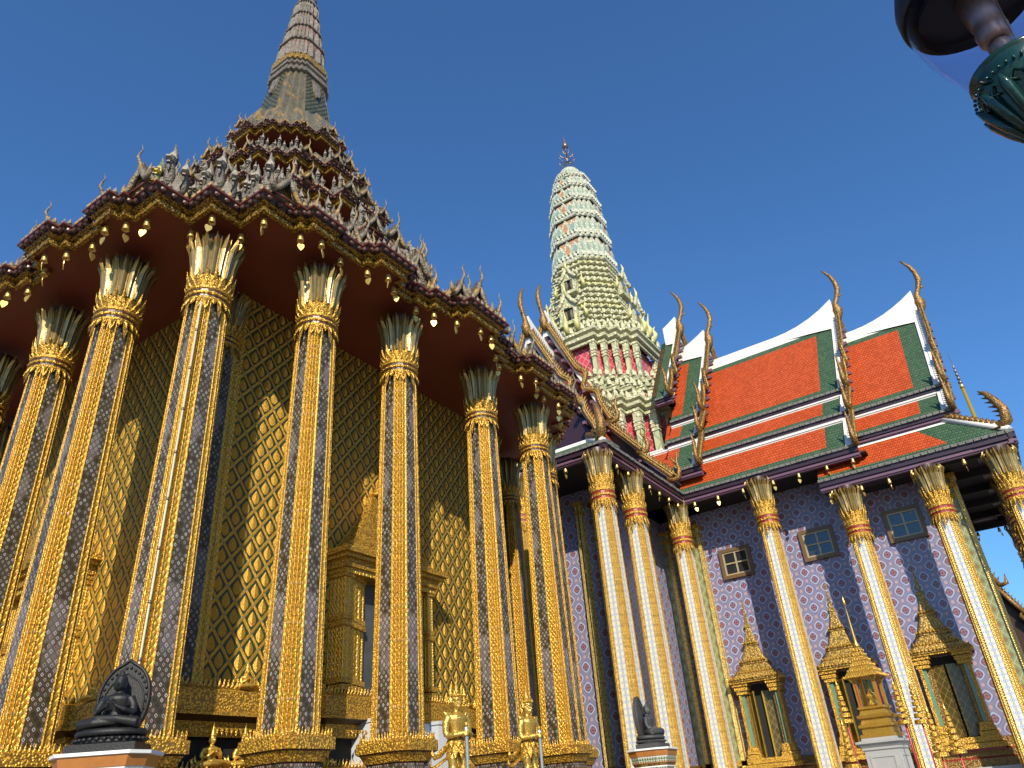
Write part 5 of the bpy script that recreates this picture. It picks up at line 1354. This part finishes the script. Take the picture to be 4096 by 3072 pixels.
# ------------------------------------------------------------------ gilded guardians holding clubs
def guardian(at, rz, sc, label):
    g = M['gold_plain']; e = empty('guardian_statue', at, rz); e.scale = (sc, sc, sc); tag(e, label, 'statue', 'gilded guardians before the pavilion')
    mb = MB()
    for s in (-1, 1):                                                 # legs: boots, greaves, thighs
        limb(mb, [(s*.10, -.0, .03), (s*.10, -.01, .10), (s*.105, .0, .22), (s*.11, .01, .33), (s*.105, .0, .45), (s*.10, .0, .52), (s*.11, .01, .62), (s*.10, .02, .78), (s*.075, .02, .88)], [.055, .05, .062, .07, .065, .062, .085, .095, .09], g, 12)
        mb.ball((s*.115, -.075, .035), (.05, .12, .04), g, 10, 6); mb.tube([(s*.115, -.17, .04), (s*.115, -.21, .07), (s*.115, -.20, .11)], [.03, .02, .005], g, 6)
    mb.lathe([(.05, .72), (.17, .74), (.185, .84), (.165, .92), (.125, .98), (.13, 1.05), (.165, 1.15), (.185, 1.22), (.17, 1.27), (.09, 1.31), (.06, 1.335), (.06, 1.38)], g, 18, sx=1, sy=.74)
    mb.ball((0, .0, 1.455), (.082, .095, .105), g, 14, 10); mb.ball((0, -.05, 1.40), (.05, .05, .04), g, 10, 6)
    mb.tube([(0, -.088, 1.48), (0, -.115, 1.445), (0, -.10, 1.43)], [.014, .022, .016], g, 6)
    for s in (-1, 1):
        mb.ball((s*.035, -.082, 1.475), (.020, .014, .014), g, 8, 6); mb.tube([(s*.015, -.092, 1.50), (s*.045, -.09, 1.515), (s*.075, -.06, 1.50)], [.008, .012, .006], g, 6)
        mb.tube([(s*.085, .0, 1.50), (s*.11, .0, 1.47), (s*.12, .01, 1.53), (s*.115, .02, 1.60)], [.02, .03, .022, .004], g, 6)     # ear guards
        mb.tube([(s*.012, -.10, 1.405), (s*.035, -.098, 1.40), (s*.045, -.085, 1.415)], [.010, .009, .004], g, 5)
        # epaulette, upper arm, forearm to the club
        limb(mb, [(s*.17, .0, 1.245), (s*.225, .005, 1.16), (s*.235, -.0, 1.03), (s*.225, -.02, .96)], [.066, .064, .055, .05], g)
        mb.tube([(s*.15, 0, 1.29), (s*.24, 0, 1.29), (s*.275, 0, 1.34)], [.05, .045, .006], g, 8)
        limb(mb, [(s*.225, -.02, .96), (s*.16, -.16, .965), (s*.045, -.25, .985)], [.052, .045, .036], g)
        for q in range(6):
            k = .1+q*.13; mb.ball((s*(.225-.17*k), -.02-.21*k, .96+.02*k), (.052-.01*k, .03, .052-.01*k), g, 8, 5)
        hx = s*.022; hz = 1.0 if s > 0 else .965; mb.ball((hx, -.255, hz), (.045, .04, .036), g, 8, 6)
        for f in range(4): mb.tube([(hx+s*.03, -.275, hz+.024-.016*f), (hx, -.302, hz+.024-.016*f), (hx-s*.03, -.292, hz+.022-.016*f), (hx-s*.034, -.265, hz+.02-.016*f)], [.010, .0105, .010, .008], g, 5)
        mb.tube([(hx+s*.02, -.25, hz+.03), (hx+s*.012, -.285, hz+.05), (hx-s*.008, -.295, hz+.045)], [.012, .011, .008], g, 5)
    mb.lathe([(.10, 1.515), (.112, 1.535), (.098, 1.56), (.07, 1.575)], g, 16)
    o = bpy.data.objects.new('figure', fuse(mb, .0095, 1)); COL.objects.link(o); o.parent = e; o.data.materials.clear(); o.data.materials.append(M['gold_arm'])
    mb = MB(); mb.lathe([(.078, 1.57), (.082, 1.59), (.055, 1.61), (.06, 1.64), (.066, 1.66), (.04, 1.68), (.046, 1.71), (.028, 1.73), (.032, 1.76), (.014, 1.79), (.006, 1.90)], M['gold_fine'], 14)
    for k in range(14):
        a = 2*math.pi*k/14; c, s_ = math.cos(a), math.sin(a); mb.tube([(.10*c, .10*s_, 1.55), (.112*c, .112*s_, 1.585), (.10*c, .10*s_, 1.63)], [.015, .016, .003], M['gold_fine'], 5)
    local(mb, 'crown', e)
    mb = MB()                                                         # layered skirt panels, belt and sash tails
    for q, (z0, z1, r0, r1) in enumerate(((.97, .78, .15, .215), (.90, .62, .17, .20))):
        for k in range(12):
            a = 2*math.pi*(k+.5*q)/12; wd = .30
            pts = [(r0*math.cos(a-wd*.8), r0*.8*math.sin(a-wd*.8), z0), (r0*math.cos(a+wd*.8), r0*.8*math.sin(a+wd*.8), z0), (r1*math.cos(a+wd*.75), r1*.85*math.sin(a+wd*.75), (z0+z1*2)/3), (r1*1.04*math.cos(a), r1*.9*math.sin(a), z1), (r1*math.cos(a-wd*.75), r1*.85*math.sin(a-wd*.75), (z0+z1*2)/3)]
            mb.loft([pts, [(x*.9, y*.9, z) for x, y, z in pts]], M['gold_fine'], True, True, True)
    mb.lathe([(.135, .95), (.145, .97), (.145, 1.0), (.135, 1.02)], M['gold_fine'], 16, sy=.78)
    local(mb, 'skirt', e)
    mb = MB()
    for k, (dx, dz) in enumerate(((0, 0), (.05, -.16), (.0, -.34))):
        mb.tube([(-.16, .10, .80+dz), (-.27-dx, .13, .70+dz), (-.36-dx, .14, .66+dz), (-.42-dx, .14, .72+dz), (-.40-dx, .14, .79+dz)], [.05, .06, .05, .032, .004], M['gold_fine'], 7, True, .4)
    local(mb, 'sash_tails', e)
    mb = MB(); mb.tube([(0, -.255, 1.10), (0, -.255, 1.06), (0, -.255, .9), (0, -.255, .5), (0, -.255, .08), (0, -.255, .0)], [.012, .04, .032, .028, .04, .05], M['mosaic_club'], 10); mb.ball((0, -.255, 1.10), (.035, .035, .05), M['gold_fine'], 8, 6)
    local(mb, 'club', e)
    mb = MB(); sweep(mb, SQR(.34), [(.06, -.12), (.06, -.06), (0, -.05), (0, 0), (-.3, .002)], [M['gold_fine'], M['gold_fine'], M['redbrown'], M['gold_fine']]); local(mb, 'plinth', e)
    return e
M['gold_arm'] = gold_carved('gilded_armour', 60, (.86, .57, .13), (.55, .33, .06), .65, .28, .003)
M['mosaic_club'] = simple('silver_mirror_club', (.42, .42, .42), .2, .5, .5, 40)
guardian((9.24, 7.22, .12), math.radians(-16), .86, 'larger gilded guardian with sash tails and club, standing left')
guardian((11.12, 7.22, .12), math.radians(-8), .875, 'gilded guardian with tall thin crown and club, standing right')

# ------------------------------------------------------------------ small gilded shrine, its pedestal and the tiered umbrellas
SX, SY = 23.0, 4.02; srz = math.radians(-8)
e = tag(empty('marble_pedestal', (SX, SY, -1.6), srz), 'grey marble pedestal with sunk panels under the small gilded shrine', 'pedestal')
mb = MB(); H = 2.50
sweep(mb, SQR(.42), [(.14, 0), (.14, .12), (.05, .2), (0, .24), (0, H-.30), (.03, H-.27), (.03, H-.22), (.08, H-.16), (.13, H-.12), (.13, H-.07), (.0, H-.05), (0, H)], [M['marble']]*11, cap1=True)
local(mb, 'shaft', e); mb = MB()
for k in range(4):
    Mx = RZ(k*math.pi/2)
    for a, b in (((-.32, 0), (.32, .05)), ((-.32, 1.6), (.32, 1.65)), ((-.32, .05), (-.27, 1.6)), ((.27, .05), (.32, 1.6))): mb.box((a[0], -.435, .45+a[1]), (b[0], -.41, .45+b[1]), M['marble'], Mx)
local(mb, 'panel_moulding', e)
e = tag(empty('gilded_shrine', (SX, SY, .9), srz), 'small gilded open shrine with tapering tiered roof on a marble pedestal', 'shrine')
mb = MB(); gf, gp = M['gold_fine'], M['gold_plain']
sweep(mb, SQR(.36), [(.06, 0), (.06, .08), (0, .10), (.0, .22), (.05, .25), (.05, .31), (-.02, .34), (-.04, .44), (.02, .47), (.04, .53), (-.04, .56), (-.08, .66), (-.03, .69), (-.03, .74), (-.3, .745)], [gp, gf, gp, gf, gp, gf, gp, gf, gp, gf, gp, gf, gp, gp], cap0=True)
local(mb, 'base', e)
for sx in (-1, 1):
    for sy in (-1, 1):
        mb = MB(); mb.box((sx*.25-.04, sy*.25-.04, .74), (sx*.25+.04, sy*.25+.04, 1.46), gp)
        mb.tube([(sx*.25, sy*.25, 1.30), (sx*.32, sy*.32, 1.40), (sx*.37, sy*.37, 1.50)], [.03, .025, .02], gp, 6); local(mb, 'post', e)
mb = MB()
for k in (0, 1, 3):
    Mx = RZ(k*math.pi/2); mb.box((-.30, .22, .76), (-.22, .24, 1.40), M['red'], Mx)
local(mb, 'red_curtain', e); mb = MB()
z = 1.46; w_ = .44
for q in range(6):
    h = .15-.008*q; sweep(mb, SQR(w_), [(.02, z), (.0, z+.03), (-w_*.20, z+h*.85), (-w_*.20, z+h)], [gf, gf, gp], cap0=True)
    spikes(mb, offs(SQR(w_), .015), (0, 0), z, .07, .06, gf, .01); z += h; w_ *= .74
mb.lathe([(w_, z), (w_*1.1, z+.05), (w_*.5, z+.14), (w_*.55, z+.2), (.028, z+.45), (.014, z+.95), (.012, z+1.15), (.04, z+1.18), (.03, z+1.24), (.012, z+1.34), (.002, z+1.44)], gp, 10)
local(mb, 'roof', e); mb = MB(); mb.lathe([(.10, .75), (.14, .80), (.10, .86), (.08, .92), (.13, .98), (.12, 1.04), (.05, 1.10), (.06, 1.14), (.02, 1.22), (.004, 1.36)], gp, 14); local(mb, 'urn', e)
ub = MB(); z = 0; r = .17
for q in range(7):
    ub.lathe([(r*.9, z), (r, z+.01), (r*.97, z+.09), (r*.90, z+.10), (r*.2, z+.115)], M['gold_fine'], 14, smooth=False); z += .145-.004*q; r *= .82
ub.lathe([(.03, z-.02), (.035, z+.03), (.01, z+.08), (.003, z+.28)], M['gold_plain'], 8)
pb = MB(); pb.tube([(0, 0, -2.6), (0, 0, .9)], .022, M['red'], 8)
um, pm_ = ub.mesh('umbrella_tiers'), pb.mesh('red_pole')
for (x, y, z, lab) in ((22.4, 4.68, 1.28, 'gilded seven-tiered umbrella on a red pole, left of the shrine'), (24.0, 4.52, 1.25, 'gilded tiered umbrella on a red pole half hidden behind the shrine base'),
                       (22.6, 3.34, 1.12, 'gilded tiered umbrella on a red pole close to the right of the shrine'), (22.8, 2.98, 1.10, 'gilded tiered umbrella on a red pole farthest right of the shrine'),
                       (20.6, 4.42, .22, 'low gilded tiered umbrella at the bottom edge, left of the marble pedestal'), (20.9, 2.55, .30, 'low gilded tiered umbrella at the bottom edge, right of the marble pedestal'), (21.3, 2.22, .34, 'low gilded tiered umbrella nearest the right-hand window base')):
    e = tag(empty('tiered_umbrella', (x, y, z)), lab, 'umbrella', 'tiered umbrellas round the shrine')
    for nm, me in (('umbrella_tiers', um), ('red_pole', pm_)):
        o = bpy.data.objects.new(nm, me); COL.objects.link(o); o.parent = e

# ------------------------------------------------------------------ gold flagpole beyond the roof and the far hall at the right edge
e = tag(empty('flagpole', (50, -1.65, -1.6)), 'slender gold pole with a ringed tip standing beyond the hall roof', 'pole')
mb = MB(); mb.tube([(0, 0, 0), (0, 0, 22.4)], [.20, .10], M['yellow'], 10); mb.lathe([(.14, 22.3), (.11, 22.5), (.07, 22.6)], M['bell'], 10); local(mb, 'pole', e)
mb = MB()
for q in range(5): mb.lathe([(.05, 22.6+q*.28), (.13-.017*q, 22.66+q*.28), (.11-.015*q, 22.78+q*.28), (.05, 22.82+q*.28)], M['brass'], 10)
mb.tube([(0, 0, 22.6), (0, 0, 24.9)], [.05, .01], M['brass'], 6); local(mb, 'ringed_tip', e)
e = tag(empty('far_hall', (50, 3.0, -1.6)), 'distant brown-roofed hall glimpsed through the porch at the right edge', 'temple')
mb = MB(); mb.box((.6, -4.0, 0), (12, 4.0, 6.6), M['marble']); local(mb, 'wall', e)
mb = MB()
for sg in (-1, 1):
    for pts in (((0, 15.6), (1.1, 13.2), (2.1, 11.5), (2.55, 10.4)), ((2.3, 10.4), (2.75, 9.5), (3.2, 8.75)), ((2.9, 8.7), (3.5, 7.8), (4.3, 7.1), (4.7, 6.6))):
        for i in range(len(pts)-1):
            (a, b), (c, d) = pts[i], pts[i+1]
            mb.face([(0, sg*a, b), (0, sg*c, d), (12, sg*c, d), (12, sg*a, b)], M['roofgrey'])
        for q in range(len(pts)*3):
            t = q/(len(pts)*3)*(len(pts)-1); i = int(t); f = t-i; y = pts[i][0]*(1-f)+pts[i+1][0]*f; z = pts[i][1]*(1-f)+pts[i+1][1]*f
            mb.tube([(-.05, sg*y, z), (-.05, sg*(y+.22), z+.22)], [.10, .02], M['gold_brown'], 5)
        mb.tube([(-.05, sg*y_, z_) for y_, z_ in pts], .13, M['gold_brown'], 6)
        y, z = pts[-1]; mb.tube([(-.05, sg*y, z), (-.05, sg*(y+.35), z+.1), (-.05, sg*(y+.4), z+.6)], [.13, .13, .02], M['gold_brown'], 6)
mb.face([(.3, -2.4, 10.4), (.3, 2.4, 10.4), (.3, 0, 15.4)], M['gold_brown']); mb.face([(.35, -4.4, 6.6), (.35, 4.4, 6.6), (.35, 2.5, 10.5), (.35, -2.5, 10.5)], M['redbrown'])
local(mb, 'roof', e)

# ------------------------------------------------------------------ lamp overhead at the right
LX, LY, LZ = 2.145, -.53, 1.775
e = tag(empty('street_lamp', (LX, LY, -1.6)), 'green cast-iron street lamp with clear glass globe seen from below at the top right', 'lamp')
def up(z): return z+1.6
mb = MB()
mb.lathe([(.03, up(LZ-.25)), (.05, up(LZ-.22)), (.075, up(LZ-.17)), (.095, up(LZ-.11)), (.112, up(LZ-.06)), (.122, up(LZ-.03)), (.125, up(LZ-.02)), (.122, up(LZ-.010)), (.124, up(LZ+.0)), (.124, up(LZ+.03)), (.128, up(LZ+.034)), (.128, up(LZ+.042)), (.116, up(LZ+.048)), (.03, up(LZ+.05))], M['lamp_green'], 32)
for i in range(12):
    a = 2*math.pi*i/12; c, s_ = math.cos(a), math.sin(a)
    mb.tube([(.055*c, .055*s_, up(LZ-.215)), (.088*c, .088*s_, up(LZ-.145)), (.117*c, .117*s_, up(LZ-.075)), (.138*c, .138*s_, up(LZ-.045))], [.008, .015, .017, .004], M['lamp_green'], 6)
    b = a+math.pi/12; c, s_ = math.cos(b), math.sin(b)
    mb.tube([(.10*c-.02*s_, .10*s_+.02*c, up(LZ-.11)), (.116*c-.025*s_, .116*s_+.025*c, up(LZ-.07)), (.122*c, .122*s_, up(LZ-.045)), (.118*c+.02*s_, .118*s_-.02*c, up(LZ-.07)), (.112*c, .112*s_, up(LZ-.08))], .005, M['lamp_green'], 5)
for i in range(40):
    a = 2*math.pi*i/40; mb.ball((.131*math.cos(a), .131*math.sin(a), up(LZ-.018)), .006, M['lamp_green'], 5, 4)
for a in (2.3, 3.6, 5.2): mb.tube([(.125*math.cos(a), .125*math.sin(a), up(LZ-.03)), (.155*math.cos(a), .155*math.sin(a), up(LZ-.03))], .005, M['lamp_dark'], 6)
local(mb, 'bowl', e)
mb = MB(); prof = [(.112, LZ+.045), (.138, LZ+.10), (.166, LZ+.18), (.188, LZ+.26), (.202, LZ+.34), (.206, LZ+.44)]
mb.lathe([(r, up(z)) for r, z in prof] + [(r-.003, up(z)) for r, z in prof[::-1]], M['globe'], 48, cap=False); local(mb, 'globe', e)
mb = MB(); mb.lathe([(.208, up(LZ+.39)), (.213, up(LZ+.40)), (.212, up(LZ+.46)), (.19, up(LZ+.54)), (.12, up(LZ+.62)), (.03, up(LZ+.67)), (.02, up(LZ+.74)), (.004, up(LZ+.78))], M['lamp_dark'], 40)
mb.lathe([(.172, up(LZ+.355)), (.155, up(LZ+.42)), (.10, up(LZ+.50)), (.05, up(LZ+.54))], M['lamp_dark'], 32, cap=False); local(mb, 'hood', e)
mb = MB(); mb.lathe([(.012, up(LZ+.02)), (.014, up(LZ+.085)), (.026, up(LZ+.09)), (.034, up(LZ+.11)), (.026, up(LZ+.13)), (.034, up(LZ+.14)), (.035, up(LZ+.16)), (.026, up(LZ+.17))], M['brass'], 20)
mb.lathe([(.030, up(LZ+.17)), (.045, up(LZ+.19)), (.048, up(LZ+.23)), (.040, up(LZ+.255)), (.046, up(LZ+.27)), (.052, up(LZ+.34)), (.055, up(LZ+.50))], M['brass'], 24)
local(mb, 'lamp_holder', e)
mb = MB(); mb.tube([(-.03, -.01, up(LZ+.03)), (-.042, -.03, up(LZ+.12)), (-.078, -.03, up(LZ+.30))], .003, M['brass'], 6); local(mb, 'wire', e)
mb = MB(); mb.lathe([(.16, 0), (.16, .25), (.11, .32), (.10, .75), (.07, .85), (.055, 1.1), (.045, up(LZ-.45)), (.06, up(LZ-.40)), (.045, up(LZ-.34)), (.04, up(LZ-.24))], M['lamp_green'], 20)
for i in range(12):
    a = 2*math.pi*i/12; mb.tube([(.055*math.cos(a), .055*math.sin(a), 1.0), (.045*math.cos(a), .045*math.sin(a), up(LZ-.46))], .008, M['lamp_green'], 5)
local(mb, 'post', e)
for o in list(COL.objects):
    if o.parent is None: o.location.z += UP
bpy.context.view_layer.update()
